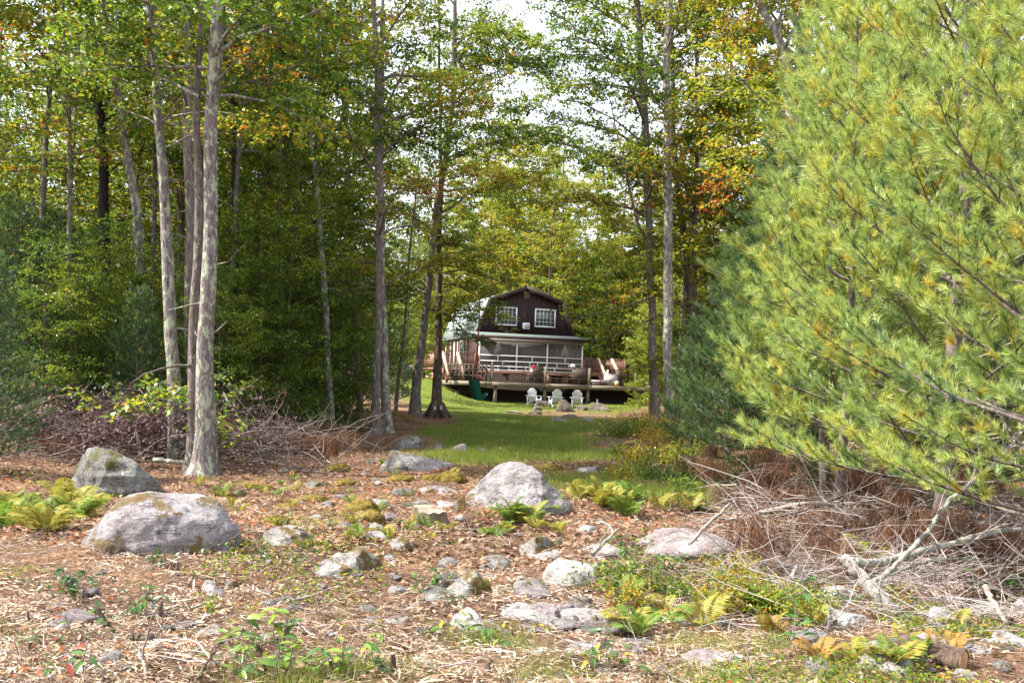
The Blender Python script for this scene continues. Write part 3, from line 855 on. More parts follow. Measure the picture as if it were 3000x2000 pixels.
def build_adirondack():
    spots = [(1567, 64.0, -0.45, 'pale blue-white Adirondack chair turned aside, first of three by the fire ring'),
             (1629, 63.0, 0.22, 'pale blue-white Adirondack chair standing behind the largest fire ring stone'),
             (1692, 63.0, -0.05, 'pale blue-white Adirondack chair seen square from behind between two fire ring stones')]
    meshes = {}
    def get(key, fn, mat='adirondack'):
        if key not in meshes:
            mb = MB(); fn(mb); meshes[key] = mb.mesh(key.split('#')[0], M[mat])
        return meshes[key]
    for px, d, rz, lab in spots:
        g = on_ground(px, d)
        c = empty('garden_chair', (g.x, g.y, g.z - 0.01), rz, 1.1)
        tag(c, lab, 'chair', 'Adirondack chairs by the fire ring')
        for i in range(7):
            u = (i - 3) / 3
            def slat(mb, u=u):
                z1 = 1.02 - 0.17 * u * u
                x0, x1 = u * 0.20, u * 0.25
                w = 0.075
                v = []
                for (x, y, z) in ((x0, -0.22, 0.26), (x1, -0.34, z1)):
                    v += [(x - w / 2, y, z), (x + w / 2, y, z), (x + w / 2, y - 0.022, z - 0.008), (x - w / 2, y - 0.022, z - 0.008)]
                v += [(x1, -0.345, z1 + 0.03), (x1, -0.367, z1 + 0.02)]
                mb.add(v, [[0, 1, 5, 4], [1, 2, 6, 5], [2, 3, 7, 6], [3, 0, 4, 7], [3, 2, 1, 0]], [[4, 5, 8], [6, 7, 9]])
                mb.add(v, [[5, 6, 9, 8], [7, 4, 8, 9]])
            link('back_slat', get(f'back_slat#{i}', slat), c)
        link('back_rail', get('back_rail', lambda m: m.box((0, -0.31, 0.56), (0.56, 0.03, 0.07), Euler((0.4, 0, 0)))), c)
        for k in range(5):
            link('seat_slat', get(f'seat_slat#{k}', lambda m: m.box((0, -0.12 + k * 0.105, 0.29 + k * 0.022), (0.5, 0.09, 0.022), Euler((0.2, 0, 0)))), c)
        for s in (-1, 1):
            link('armrest', get(f'armrest#{s}', lambda m: m.box((s * 0.34, 0.0, 0.57), (0.13, 0.72, 0.024))), c)
            link('leg', get(f'leg#{s}', lambda m: m.box((s * 0.29, 0.32, 0.28), (0.03, 0.11, 0.56))), c)
            link('rear_leg', get(f'rear_leg#{s}', lambda m: m.beam((s * 0.265, 0.36, 0.34), (s * 0.265, -0.48, 0.02), 0.03, 0.11)), c)
            link('arm_bracket', get(f'arm_bracket#{s}', lambda m: m.beam((s * 0.30, -0.30, 0.10), (s * 0.30, -0.30, 0.55), 0.03, 0.09)), c)
build_adirondack()

def build_hammock():
    D = 46.0
    p0 = at(1398, 880, D - 0.2); p1 = at(1397, 1063, D - 0.2)
    h = empty('hammock_chair', (p1.x, p1.y, p1.z)); tag(h, 'green fabric hammock chair hanging from a tree limb on an orange rope', 'hammock chair')
    L = p0.z - p1.z + 0.25
    MB().tube([(0, 0, -0.25), (0.01, 0, 0.1), (0.02, 0.01, L * 0.3), (0.03, 0, L * 0.6), (0.03, 0, L)], 0.035, 6, rough=0.3).build('rope', M['orange_rope'], h)
    MB().tube([(-0.02, 0, 0.42), (0.0, 0.02, 0.25), (0.02, 0, 0.1), (0.0, 0, -0.1)], [0.05, 0.10, 0.09, 0.06], 7, rough=0.5, cap=True).build('knot', M['orange_rope'], h)
    zt = (at(1398, 1112, D) - Vector(p1)).z
    MB().tube([(-0.42, 0, zt + 0.42), (0.5, 0, zt + 0.50)], 0.022, 6, cap=True).build('spreader_bar', M['black'], h)
    for x0, x1, z1 in ((-0.42, -0.36, zt), (-0.40, -0.34, zt - 0.03), (0.48, 0.16, zt + 0.05), (0.5, 0.36, zt - 0.75)):
        MB().tube([(x0, 0, zt + 0.45), (x1, 0.05, z1)], 0.012, 5).build('cord', M['black'], h)
    for x in (-0.42, 0.5):
        MB().tube([(x, 0, zt + 0.45), (0, 0, -0.22)], 0.012, 5).build('cord', M['black'], h)
    s = np.linspace(0, 1, 22); v = np.linspace(-1, 1, 13)
    cx = np.interp(s, [0, .15, .35, .55, .68, .8, 1], [-0.10, -0.09, -0.05, 0.0, 0.06, 0.22, 0.44])
    cz = np.interp(s, [0, .15, .35, .55, .68, .8, 1], [0, -0.16, -0.42, -0.72, -0.95, -0.93, -0.62])
    wd = np.interp(s, [0, .3, .7, .85, 1], [0.27, 0.27, 0.24, 0.2, 0.1])
    P = np.zeros((22, 13, 3))
    for i in range(22):
        P[i, :, 0] = cx[i] + v * wd[i] * 0.95
        P[i, :, 1] = -0.22 * np.cos(v * PI / 2) * (0.4 + math.sin(s[i] * PI)) + 0.25 * s[i]
        P[i, :, 2] = zt + cz[i] + 0.10 * v * v * math.sin(s[i] * PI) + 0.015 * np.sin(v * 9 + s[i] * 7)
    for k, off in ((0, 0.0), ):
        Q = np.concatenate([P.reshape(-1, 3), P.reshape(-1, 3) + [0, 0.018, 0.004]])
        n = 22 * 13
        i = np.arange(21)[:, None] * 13; j = np.arange(12)[None]
        q = np.stack([i + j, i + j + 1, i + 14 + j, i + 13 + j], -1).reshape(-1, 4)
        MB().add(Q, np.concatenate([q, q[:, ::-1] + n])).build('seat_fabric', M['green_fabric'], h, smooth=True)
    sv, sq, st = sphere(0.05, 8, 6)
    MB().add(sv * [1, .7, 1.5] + [0.50, 0.1, zt - 0.66], sq, st).build('tassel', simple('teal_cord', (0.12, 0.4, 0.36)), h)
    sv, sq, st = sphere(1.0, 16, 10)
    w = sv * [0.21, 0.12, 0.10]; w = w * (1 + 0.2 * fbm(sv * 3, 3, 4)[:, None]); w[:, 2] -= 0.9 * np.abs(w[:, 0] - 0.0) ** 1.3 * (w[:, 0] > 0)
    o = MB().add(w, sq, st).build('folded_towel', M['pink'], smooth=True, loc=(p1.x + 0.12, p1.y + 0.02, p1.z + zt + 0.14))
    tag(o, 'pink patterned towel folded over the top of the green hammock chair', 'towel')
build_hammock()

def build_small_yard_things():
    for px, py, d, lab in ((1295, 1192, 43, 'slim solar stake light beside the swing tree root'), (1277, 1210, 42.0, 'slim solar stake light before the swing tree trunk'),
                           (1338, 1118, 62, 'slim solar stake light on the lawn mound by the deck rail'), (1752, 1172, 62, 'small pale solar stake light behind the last fire ring stone')):
        g = on_ground(px, d)
        s = empty('solar_light', g); tag(s, lab, 'garden light', 'solar stake lights on the lawn')
        MB().tube([(0, 0, -0.05), (0, 0, 0.42)], 0.016, 6).build('stake', M['black'], s)
        MB().tube([(0, 0, 0.42), (0, 0, 0.60)], 0.05, 8).build('lens', M['galv'], s)
        MB().tube([(0, 0, 0.60), (0, 0, 0.62), (0, 0, 0.66)], [0.075, 0.07, 0.02], 8, cap=True).build('cap', M['black'], s)
    g = on_ground(1510, 54)
    o = MB().tube([(-0.45, 0, 0.13), (0, 0.03, 0.11), (0.48, 0.02, 0.07)], [0.055, 0.06, 0.06], 9, rough=0.1, cap=True).build('split_log', M['branch_pale'], loc=g)
    tag(o, 'pale split log lying on the lawn before the fire ring', 'log')
    # dark car glimpsed between the trees
    g = on_ground(1160, 88)
    c = empty('parked_car', (g.x - 0.3, g.y, g.z), math.radians(8)); tag(c, 'dark blue car glimpsed between trunks beyond the lawn', 'car')
    prof = [(-2.3, 0.35), (-2.35, 0.75), (-2.1, 0.95), (-1.5, 1.0), (-0.9, 1.42), (0.6, 1.46), (1.5, 1.02), (2.2, 0.9), (2.35, 0.6), (2.3, 0.3)]
    rows = [(-0.88, 0.94), (-0.80, 1.0), (0.80, 1.0), (0.88, 0.94)]
    v = []; n = len(prof)
    for y, k in rows:
        v += [(x * k, y * (0.86 if z > 1.1 else 1), 0.3 + (z - 0.3) * k) for x, z in prof]
    q = [[r * n + i, r * n + (i + 1) % n, (r + 1) * n + (i + 1) % n, (r + 1) * n + i] for r in range(3) for i in range(n)]
    t = [[0, i + 1, i] for i in range(1, n - 1)] + [[3 * n, 3 * n + i, 3 * n + i + 1] for i in range(1, n - 1)]
    MB().add(v, q, t).build('body', M['car_paint'], c)
    for x in (-0.35, 0.55):
        MB().box((x, -0.80, 1.2), (0.75, 0.02, 0.32)).build('window', M['glass'], c)
    MB().box((1.07, 0, 1.26), (0.05, 1.3, 0.5), Euler((0, -0.98, 0))).build('windscreen', M['glass'], c)
    for x in (-1.45, 1.4):
        for y in (-0.8, 0.8):
            w = MB().tube([(x, y - 0.1, 0.33), (x, y + 0.1, 0.33)], 0.33, 16, cap=True).build('wheel', M['tyre'], c)
            MB().tube([(x, y - 0.112 * (1 if y < 0 else -1) - 0.005, 0.33), (x, y - 0.112 * (1 if y < 0 else -1) + 0.005, 0.33)], 0.2, 12, cap=True).build('rim', M['galv'], w)
    MB().box((2.36, -0.55, 0.72), (0.06, 0.35, 0.14)).build('headlight', M['white'], c)
    MB().box((2.36, 0.55, 0.72), (0.06, 0.35, 0.14)).build('headlight', M['white'], c)
build_small_yard_things()

# ------------------------------------------------------------------ broadleaf trees
def curve(p, d, L, n, rng, bend=0.12, lift=0.0):
    """a wandering shoot: n+1 points from p along d"""
    pts = [np.array(p, float)]
    d = np.array(d, float); d /= np.linalg.norm(d)
    for i in range(n):
        d = d + rng.normal(0, bend, 3) + np.array([0, 0, lift])
        d /= np.linalg.norm(d)
        pts.append(pts[-1] + d * L / n)
    return np.array(pts)

def sample(pts, t):
    t = np.clip(t, 0, 1) * (len(pts) - 1)
    i = np.minimum(t.astype(int), len(pts) - 2)
    f = (t - i)[:, None]
    return pts[i] * (1 - f) + pts[i + 1] * f

def crown(rng, trunk, zs, rad, wood, leaf, n, R, leafL, per_m, tint, sig=0.16, bias=(0, 0, 0), z0=None, z1=None, rise=0.45, spread=0.24, droop=-0.06, subs=3.2, limb=0.5):
    """limbs with flat leafy sprays; trunk is an array of points, zs their heights, rad their radii"""
    z0 = zs[0] if z0 is None else z0; z1 = zs[-1] if z1 is None else z1
    Pl, Dl, Nl, Tl = [], [], [], []
    for i in range(n):
        u = (i + rng.random()) / n
        z = z0 + (z1 - z0) * u
        p = np.array([np.interp(z, zs, trunk[:, k]) for k in range(3)])
        r = float(np.interp(z, zs, rad))
        az = i * 2.399 + rng.random() * 0.9
        shape = (0.55 + 0.45 * math.sin(PI * min(1, 0.15 + u * 0.95))) if R > 0 else 1
        L = R * shape * (0.65 + 0.55 * rng.random())
        d = np.array([math.cos(az), math.sin(az), rise + 0.55 * u + rng.normal(0, 0.15)]) + np.array(bias)
        b = curve(p, d, L, 6, rng, 0.13, droop)
        rb = min(r * limb, 0.012 + L * 0.011)
        wood.tube(b, np.linspace(rb, 0.006, 7), 5)
        toff = rng.normal(0, sig * 0.8)
        ns = max(3, int(L * subs))
        for k in range(ns):
            t = 0.22 + 0.78 * (k + 0.6) / ns
            q = sample(b, np.array([t]))[0]
            dd = b[-1] - b[0]; dd /= np.linalg.norm(dd)
            side = np.cross(dd, [0, 0, 1]); side /= np.linalg.norm(side) + 1e-6
            sgn = 1 if k % 2 else -1
            d2 = dd * 0.7 + side * sgn * (0.6 + 0.5 * rng.random()) + np.array([0, 0, rng.normal(0.02, 0.22)])
            L2 = L * (0.50 - 0.28 * t) * (0.7 + 0.6 * rng.random()) + 0.25
            s = curve(q, d2, L2, 4, rng, 0.16, -0.03)
            wood.tube(s, np.linspace(max(0.005, rb * 0.4), 0.003, 5), 3)
            m = max(4, int(L2 * per_m))
            tt = rng.random(m) * 0.9 + 0.1
            nc = max(2, m // 7)
            cc = sample(s, rng.random(nc) * 0.9 + 0.1) + rng.normal(0, 1, (nc, 3)) * np.array([spread, spread, spread * 0.45])
            Pl.append(cc[rng.integers(nc, size=m)] + rng.normal(0, 1, (m, 3)) * np.array([0.085, 0.085, 0.04]))
            D = rng.normal(0, 1, (m, 3)); D[:, 2] = D[:, 2] * 0.35 - 0.35
            Dl.append(D)
            Nn = rng.normal(0, 0.42, (m, 3)); Nn[:, 2] += 1.0
            Nl.append(Nn)
            Tl.append(np.clip(tint + toff + rng.normal(0, sig * 0.5) + rng.normal(0, sig, m), 0, 1))
    Pl = np.concatenate(Pl); Dl = np.concatenate(Dl); Nl = np.concatenate(Nl); Tl = np.concatenate(Tl)
    Ls = leafL * (0.7 + 0.6 * rng.random(len(Pl)))
    leaf.leaves(Pl, Dl, Nl, Ls, Ls * 0.62, Tl)
    return len(Pl)

def trunk_from_px(pix, d, lean=0.0, extend=7.0):
    """trunk centreline from (column, row, width) samples of the photograph, all at distance d"""
    pts, rad = [], []
    for i, (px, py, w) in enumerate(pix):
        p = at(px, py, d + lean * i)
        pts.append([p.x, p.y, p.z]); rad.append(w / 2 * d / F)
    pts = np.array(pts); rad = np.array(rad)
    g = gz(pts[0][0], pts[0][1])
    if pts[0][2] > g - 0.1:
        e = pts[0] + (pts[0] - pts[1]) / max(0.2, abs(pts[0][2] - pts[1][2])) * (pts[0][2] - g + 0.15)
        pts = np.vstack([e, pts]); rad = np.concatenate([[rad[0] * 1.12], rad])
    if extend:
        e = pts[-1] + (pts[-1] - pts[-2]) / max(0.2, abs(pts[-1][2] - pts[-2][2])) * extend
        pts = np.vstack([pts, e]); rad = np.concatenate([rad, [rad[-1] * 0.4]])
    z = pts[:, 2]
    o = np.argsort(z); pts, rad, z = pts[o], rad[o], z[o]
    zz = np.arange(z[0], z[-1], 0.22)
    P = np.stack([np.interp(zz, z, pts[:, k]) for k in range(3)], 1)
    for _ in range(3):
        P[1:-1, :2] = (P[:-2, :2] + P[1:-1, :2] * 2 + P[2:, :2]) / 4
    r = np.interp(zz, z, rad)
    fl = np.exp(-(zz - zz[0]) / 0.26)
    r = r * (1 + 0.7 * fl)
    P[:, 0] += 0.02 * np.sin(zz * 1.7 + pts[0][0]); P[:, 1] += 0.02 * np.cos(zz * 1.3)
    return P, zz, r

NT = 0
def named_tree(label, mark, pix, d, mat, crown_kw, name='broadleaf_tree', lean=0.0, extend=7.0, extra=None, group=None, rough=0.09):
    """a tree of its own: trunk with limbs, crown"""
    global NT
    NT += 1
    rng = np.random.default_rng(100 + NT)
    P, zz, r = trunk_from_px(pix, d, lean, extend)
    base = P[0].copy()
    t = empty(name, base); tag(t, label, 'tree', group)
    wood = MB(); leaf = MB()
    wood.tube(P - base, r, 14, rough=rough, seed=NT * 3)
    for k in range(5 if 'flared' in label else 0):
        a = k * 1.256 + rng.random(); R0 = r[0] / 1.7
        wood.tube([(math.cos(a) * R0 * .55, math.sin(a) * R0 * .55, R0 * 2.0 + .1), (math.cos(a) * R0 * 1.05, math.sin(a) * R0 * 1.05, R0 * .9 + .12), (math.cos(a) * R0 * 1.9, math.sin(a) * R0 * 1.9, .12), (math.cos(a + .2) * R0 * 3.0, math.sin(a + .2) * R0 * 3.0, -0.02)], [R0 * .35, R0 * .42, R0 * .3, R0 * .12], 8, rough=0.1, seed=k)
    for (pix2, w0) in (extra or []):
        q = np.array([list(at(px, py, d + dd)) for px, py, dd in pix2]) - base
        k = len(q) * 4
        tq = np.linspace(0, 1, k)
        wood.tube(sample(q, tq), np.linspace(w0 / 2 * d / F, 0.008, k), 7, rough=0.08, seed=NT)
        crown(rng, sample(q, tq), np.linspace(0, 1, k), np.linspace(0.03, 0.01, k), wood, leaf, 8, 1.5, crown_kw.get('leafL', 0.09), crown_kw.get('per_m', 40) * 0.8, crown_kw.get('tint', 0.4), z0=0.3, z1=1.0)
    for kw in (crown_kw if isinstance(crown_kw, list) else [crown_kw]):
        kw = dict(kw)
        kw['z0'] = kw.get('z0', zz[0] + 5) ; kw['z1'] = min(kw.get('z1', zz[-1]), zz[-1])
        bz = base[2]
        kw['z0'] -= bz; kw['z1'] -= bz
        crown(rng, P - base, zz - bz, r, wood, leaf, **kw)
    for _ in range(9):
        k = int(rng.uniform(0.12, 0.55) * len(zz)); a = rng.uniform(0, 6.3)
        dv = np.array([math.cos(a), math.sin(a), rng.uniform(-.1, .6)])
        L = rng.choice([0.12, 0.3, 0.9, 1.4])
        wood.tube(curve(P[k] - base, dv, L, 4, rng, 0.15), np.linspace(min(0.03, r[k] * .3), 0.004, 5), 5)
    wood.build('trunk', M[mat], t, smooth=True)
    if leaf.n:
        leaf.build('crown', M['leaf'], t)
    if mark:
        landmark(mark, base)
    return t

G = dict(leafL=0.12, per_m=58)
# left edge of the clearing
named_tree('thick grey lichen-spotted trunk, stouter stem of the double tree behind the rounded boulder', 'the double grey trunk',
           [(592, 1385, 74), (597, 1334, 66), (603, 1080, 52), (608, 965, 46), (614, 667, 40), (618, 450, 40), (628, 210, 36), (634, 120, 44), (634, 60, 32), (637, 0, 30)], 17.0, 'bark_lichen',
           dict(n=20, R=3.4, tint=0.42, sig=0.15, z0=6.0, **G), extra=[([(640, 160, 0), (700, 110, -0.3), (790, 85, -0.6), (880, 55, -0.8), (960, 15, -1.0)], 17), ([(585, 285, 0), (520, 250, 0.2), (440, 215, 0.5), (360, 180, 0.7), (290, 150, 1)], 12)])
named_tree('shadowed slimmer stem of the double tree, hugging the thick lichen-spotted trunk', None,
           [(562, 1365, 44), (567, 1200, 38), (572, 965, 30), (577, 760, 27), (580, 560, 24), (578, 300, 20), (590, 0, 16)], 17.5, 'bark_grey',
           dict(n=10, R=2.6, tint=0.42, z0=6.5, **G))
named_tree('lichen-covered trunk with a broken pale stub at its foot beside the double tree', 'the lone lichen trunk',
           [(516, 1345, 44), (512, 1250, 38), (507, 1050, 36), (500, 880, 34), (483, 667, 31), (472, 430, 26), (458, 210, 22), (440, 85, 20), (434, 0, 18)], 18.6, 'bark_lichen',
           dict(n=18, R=3.2, tint=0.40, z0=6.3, **G), extra=[([(500, 1345, -0.3), (497, 1250, -0.3), (492, 1165, -0.35)], 22)])
named_tree('straight grey trunk standing behind the double lichen tree', None,
           [(557, 1040, 30), (557, 830, 28), (556, 667, 27), (552, 420, 25), (548, 170, 22), (545, 0, 18)], 24.0, 'bark_grey', dict(n=16, R=3.0, tint=0.52, z0=6.5, **G))
bt = named_tree('leaning grey trunk with a round dark burl and a strip of bare wood', 'the burl trunk',
           [(445, 1010, 34), (434, 940, 32), (412, 800, 29), (404, 667, 29), (391, 560, 25), (370, 430, 22), (345, 255, 20), (325, 170, 17), (312, 60, 14)], 26.0, 'bark_lichen',
           dict(n=18, R=3.2, tint=0.52, sig=0.2, z0=6.0, **G))
bp = at(399, 826, 25.75)
sv, sq, st = sphere(0.12, 14, 10)
MB().add(sv * (1 + 0.25 * fbm(sv * 22, 3, 2)[:, None]) * [1, 1, 1.15] + np.array(bp) - np.array(bt.location), sq, st).build('burl', M['bark_dark'], bt, smooth=True)
named_tree('near-black straight trunk left of the burl trunk in the dark woods', 'the black trunk',
           [(318, 1020, 36), (311, 900, 32), (306, 667, 29), (302, 450, 24), (290, 290, 20), (278, 170, 18), (268, 60, 14)], 29.0, 'bark_dark',
           dict(n=16, R=3.2, tint=0.55, sig=0.2, z0=6.5, **G))
named_tree('dark thin trunk just right of the double lichen tree with a forking limb', None,
           [(685, 900, 20), (687, 667, 20), (690, 430, 19), (678, 260, 16), (668, 200, 14), (660, 80, 10)], 28.0, 'bark_dark',
           dict(n=14, R=2.8, tint=0.5, sig=0.18, z0=6.0, **G), extra=[([(695, 450, 0), (730, 420, .2), (762, 370, .3), (760, 340, .4)], 8)])
named_tree('slender pale grey tree standing alone midway to the twin trunks', 'the slender pale tree',
           [(968, 1275, 24), (967, 1180, 20), (957, 965, 18), (945, 800, 17), (939, 667, 15), (926, 520, 12), (910, 425, 12), (908, 340, 11), (912, 255, 10), (900, 200, 8), (890, 100, 7)], 29.0, 'bark_lichen',
           dict(n=16, R=2.6, tint=0.42, sig=0.18, z0=6.0, z1=17, **G), extra=[([(912, 250, 0), (925, 150, .2), (938, 60, .3), (955, 0, .4)], 8)])
named_tree('peeling grey-brown stem of the twin trunks, woodpecker-pocked', 'the twin trunks',
           [(1098, 1272, 32), (1104, 1150, 24), (1108, 1000, 22), (1110, 800, 20), (1110, 667, 18), (1109, 430, 20), (1105, 210, 22), (1099, 85, 16), (1096, 0, 14)], 29.0, 'bark_grey',
           dict(n=22, R=3.4, tint=0.52, sig=0.18, z0=4.2, bias=(0.25, 0, 0), **G), extra=[([(1125, 330, 0), (1160, 255, -.2), (1190, 190, -.4), (1195, 130, -.5)], 9), ([(1145, 352, 0), (1200, 335, -.2), (1250, 310, -.4), (1290, 275, -.5)], 9)])
named_tree('lichen-grey second stem close behind the twin trunks', None,
           [(1133, 1250, 32), (1128, 1050, 22), (1122, 920, 18), (1120, 750, 16), (1119, 600, 14), (1116, 400, 14), (1120, 150, 11)], 30.0, 'bark_lichen', dict(n=12, R=2.8, tint=0.4, z0=5.0, **G))
named_tree('brown trunk half hidden by leaves between the slender pale tree and the twin trunks', None,
           [(1053, 1200, 20), (1048, 1050, 18), (1032, 750, 16), (1022, 560, 15), (1006, 300, 13), (1000, 100, 11)], 38.0, 'bark_brown', dict(n=18, R=3.2, tint=0.5, sig=0.2, z0=5.0, leafL=0.13, per_m=60))
named_tree('leaning grey trunk, first of the swing pair at the lawn edge', 'the swing pair of trees',
           [(1214, 1225, 36), (1218, 1160, 30), (1226, 1090, 25), (1240, 965, 21), (1257, 840, 20), (1270, 667, 19), (1296, 510, 18), (1312, 425, 19), (1325, 300, 16), (1333, 170, 14), (1332, 65, 12)], 44.0, 'bark_grey',
           dict(n=26, R=5.2, tint=0.50, sig=0.16, z0=4.6, bias=(0.35, -0.1, 0), leafL=0.13, per_m=56), extra=[([(1345, 180, 0), (1370, 120, -.3), (1395, 75, -.4), (1410, 45, -.5)], 10), ([(1326, 300, 0), (1400, 235, -.5), (1480, 200, -1), (1570, 185, -1.5)], 7), ([(1300, 480, 0), (1400, 430, -.5), (1500, 400, -1), (1590, 415, -1.4)], 7), ([(1290, 600, 0), (1400, 560, -.5), (1500, 540, -1), (1610, 585, -1.5)], 7), ([(1330, 120, 0), (1410, 90, .3), (1480, 110, .6)], 6)])
named_tree('dark trunk with flared roots, holding the long limb above the hammock chair', 'the swing tree',
           [(1278, 1225, 40), (1281, 1150, 29), (1282, 1050, 24), (1286, 920, 20), (1285, 800, 18), (1288, 667, 15), (1292, 520, 12), (1290, 400, 10), (1288, 250, 9)], 44.8, 'bark_brown',
           dict(n=18, R=4.0, tint=0.55, sig=0.2, z0=4.4, bias=(0.35, -0.15, -0.1), leafL=0.13, per_m=56),
           extra=[([(1285, 830, 0), (1330, 832, -.3), (1365, 848, -.5), (1400, 868, -.7), (1440, 872, -1.0)], 9), ([(1300, 780, 0), (1312, 720, -.2), (1325, 690, -.3), (1340, 640, -.4)], 9), ([(1288, 800, 0), (1360, 790, -.5), (1440, 815, -1), (1535, 860, -1.4)], 6), ([(1286, 870, 0), (1340, 895, -.4), (1400, 925, -.8), (1455, 945, -1)], 6), ([(1286, 750, 0), (1380, 730, -.5), (1500, 765, -1)], 6), ([(1286, 905, 0), (1310, 925, -.4), (1350, 945, -.6)], 5)])
# right of the lawn
named_tree('tall straight grey trunk nearest the lawn on the pine side', 'the tall lawn-edge trunk',
           [(1918, 1190, 30), (1914, 1100, 27), (1912, 960, 22), (1905, 800, 21), (1901, 667, 20), (1899, 600, 22), (1892, 425, 22), (1880, 210, 19), (1872, 85, 17), (1867, 0, 16)], 40.0, 'bark_grey',
           dict(n=26, R=5.6, tint=0.52, sig=0.16, z0=7.5, bias=(-0.5, -0.1, 0), leafL=0.13, per_m=50),
           extra=[([(1895, 700, 0), (1870, 660, -.2), (1845, 560, -.3), (1828, 465, -.4), (1805, 385, -.4), (1790, 300, -.4), (1770, 250, -.4)], 11), ([(1912, 870, 0), (1850, 890, -.4), (1760, 915, -.7), (1650, 945, -1)], 6), ([(1880, 210, 0), (1800, 150, -.5), (1700, 115, -1), (1590, 125, -1.4)], 7), ([(1892, 425, 0), (1800, 350, -.5), (1700, 300, -1), (1610, 290, -1.4)], 7), ([(1899, 560, 0), (1820, 500, -.5), (1750, 460, -.8)], 6), ([(1872, 110, 0), (1790, 45, -.4), (1700, 10, -.8), (1620, -20, -1.2)], 7), ([(1900, 640, 0), (1830, 600, .5), (1760, 590, 1)], 6), ([(1912, 930, 0), (1860, 960, -.4), (1800, 985, -.7), (1730, 1000, -1)], 5)])
named_tree('tall lichen-mottled trunk standing just beyond the lawn-edge trunk', None,
           [(1958, 1130, 28), (1956, 1000, 27), (1958, 800, 27), (1957, 667, 27), (1956, 430, 25), (1953, 210, 22), (1959, 0, 22)], 38.0, 'bark_lichen',
           dict(n=18, R=3.8, tint=0.52, sig=0.2, z0=8.5, bias=(-0.1, -0.1, 0), leafL=0.13, per_m=50))
named_tree('paired grey trunk beside the pines, partly behind the lichen-mottled trunk', None,
           [(2020, 1000, 26), (2018, 900, 24), (2010, 760, 20), (2003, 667, 18), (1985, 560, 16), (1975, 450, 15), (1970, 200, 12)], 44.0, 'bark_grey', dict(n=16, R=3.8, tint=0.57, sig=0.16, z0=7.0, leafL=0.14, per_m=48))
named_tree('thick forked trunk rising behind the pine tops', 'the forked trunk',
           [(2330, 900, 40), (2325, 500, 34), (2318, 300, 30), (2310, 190, 28), (2290, 130, 22), (2262, 75, 20), (2225, 20, 17), (2200, -20, 14)], 26.0, 'bark_lichen',
           dict(n=20, R=3.6, tint=0.62, sig=0.13, z0=6.0, leafL=0.12, per_m=58), extra=[([(2312, 200, 0), (2282, 100, 0.2), (2285, 40, .3), (2310, 0, .4)], 14)])
named_tree('stout grey trunk forking above the near pine', None,
           [(2352, 900, 42), (2352, 300, 34), (2350, 110, 38), (2362, 50, 32), (2373, 0, 30)], 27.5, 'bark_lichen', dict(n=18, R=3.6, tint=0.62, sig=0.13, z0=6.5, leafL=0.12, per_m=58), extra=[([(2345, 90, 0), (2325, 50, 0), (2322, 20, 0)], 16)])

# ------------------------------------------------------------------ the woods behind: a few kinds, many trees
def forest_kind(seed, H, z0, R, n, leafL, per_m, lean, dia):
    rng = np.random.default_rng(seed)
    zz = np.arange(-0.2, H, 0.4)
    P = np.stack([lean * zz / H * 1.0 + 0.05 * np.sin(zz * 0.8 + seed), 0.05 * np.cos(zz * 0.6 + seed), zz], 1)
    r = dia / 2 * (1 - 0.8 * np.clip(zz / H, 0, 1)) * (1 + 0.4 * np.exp(-np.clip(zz, 0, 9) / 0.3))
    wood, leaf = MB(), MB()
    wood.tube(P, r, 10, rough=0.08, seed=seed)
    crown(rng, P, zz, r, wood, leaf, n=n, R=R, leafL=leafL, per_m=per_m, tint=0.0, sig=0.0001, z0=z0, z1=H - 0.5)
    # tint is re-drawn per kind below
    return wood, leaf
def tint_kind(leaf, seed, mean, sig):
    rng = np.random.default_rng(seed)
    n = leaf.n // 4
    v = np.concatenate(leaf.v)[::4]
    clump = fbm(v * 0.5, 3, seed)
    t = np.clip(mean + 0.20 * clump + rng.normal(0, sig, n), 0, 1)
    leaf.a = [np.repeat(t, 4)]
KINDS = {}
for k, (seed, H, z0, R, n, lL, pm, lean, dia, mean) in {
    'green_tall': (11, 18.0, 3.0, 3.3, 44, 0.15, 34, 0.7, 0.30, 0.40),
    'olive_tall': (12, 17.0, 3.5, 3.1, 42, 0.15, 34, -0.8, 0.26, 0.55),
    'green_young': (13, 10.0, 0.6, 2.4, 44, 0.11, 56, 0.3, 0.13, 0.36),
    'yellow_tall': (14, 19.0, 3.0, 3.8, 46, 0.20, 38, 0.4, 0.32, 0.60),
    'yellow_round': (15, 13.0, 0.8, 3.6, 48, 0.17, 42, -0.3, 0.24, 0.50),
    'russet_tall': (16, 16.0, 4.0, 3.2, 38, 0.16, 40, 0.5, 0.26, 0.66),
    'pole': (17, 17.0, 7.5, 2.0, 24, 0.14, 34, 0.9, 0.19, 0.5),
}.items():
    wood, leaf = forest_kind(seed, H, z0, R, n, lL, pm, lean, dia)
    tint_kind(leaf, seed, mean, 0.15)
    bm = {'green_tall': 'bark_grey', 'olive_tall': 'bark_brown', 'green_young': 'bark_brown', 'yellow_tall': 'bark_grey', 'yellow_round': 'bark_brown', 'russet_tall': 'bark_lichen', 'pole': 'bark_grey'}[k]
    KINDS[k] = (wood.mesh('trunk', M[bm], True), leaf.mesh('crown', M['leaf']))
LOOK = {'green_tall': 'tall green-leaved tree', 'olive_tall': 'tall olive-leaved tree', 'green_young': 'young dense green tree', 'yellow_tall': 'tall yellow-green tree',
        'yellow_round': 'broad golden-green tree', 'russet_tall': 'tall russet-tinged tree', 'pole': 'slim bare-stemmed tree'}
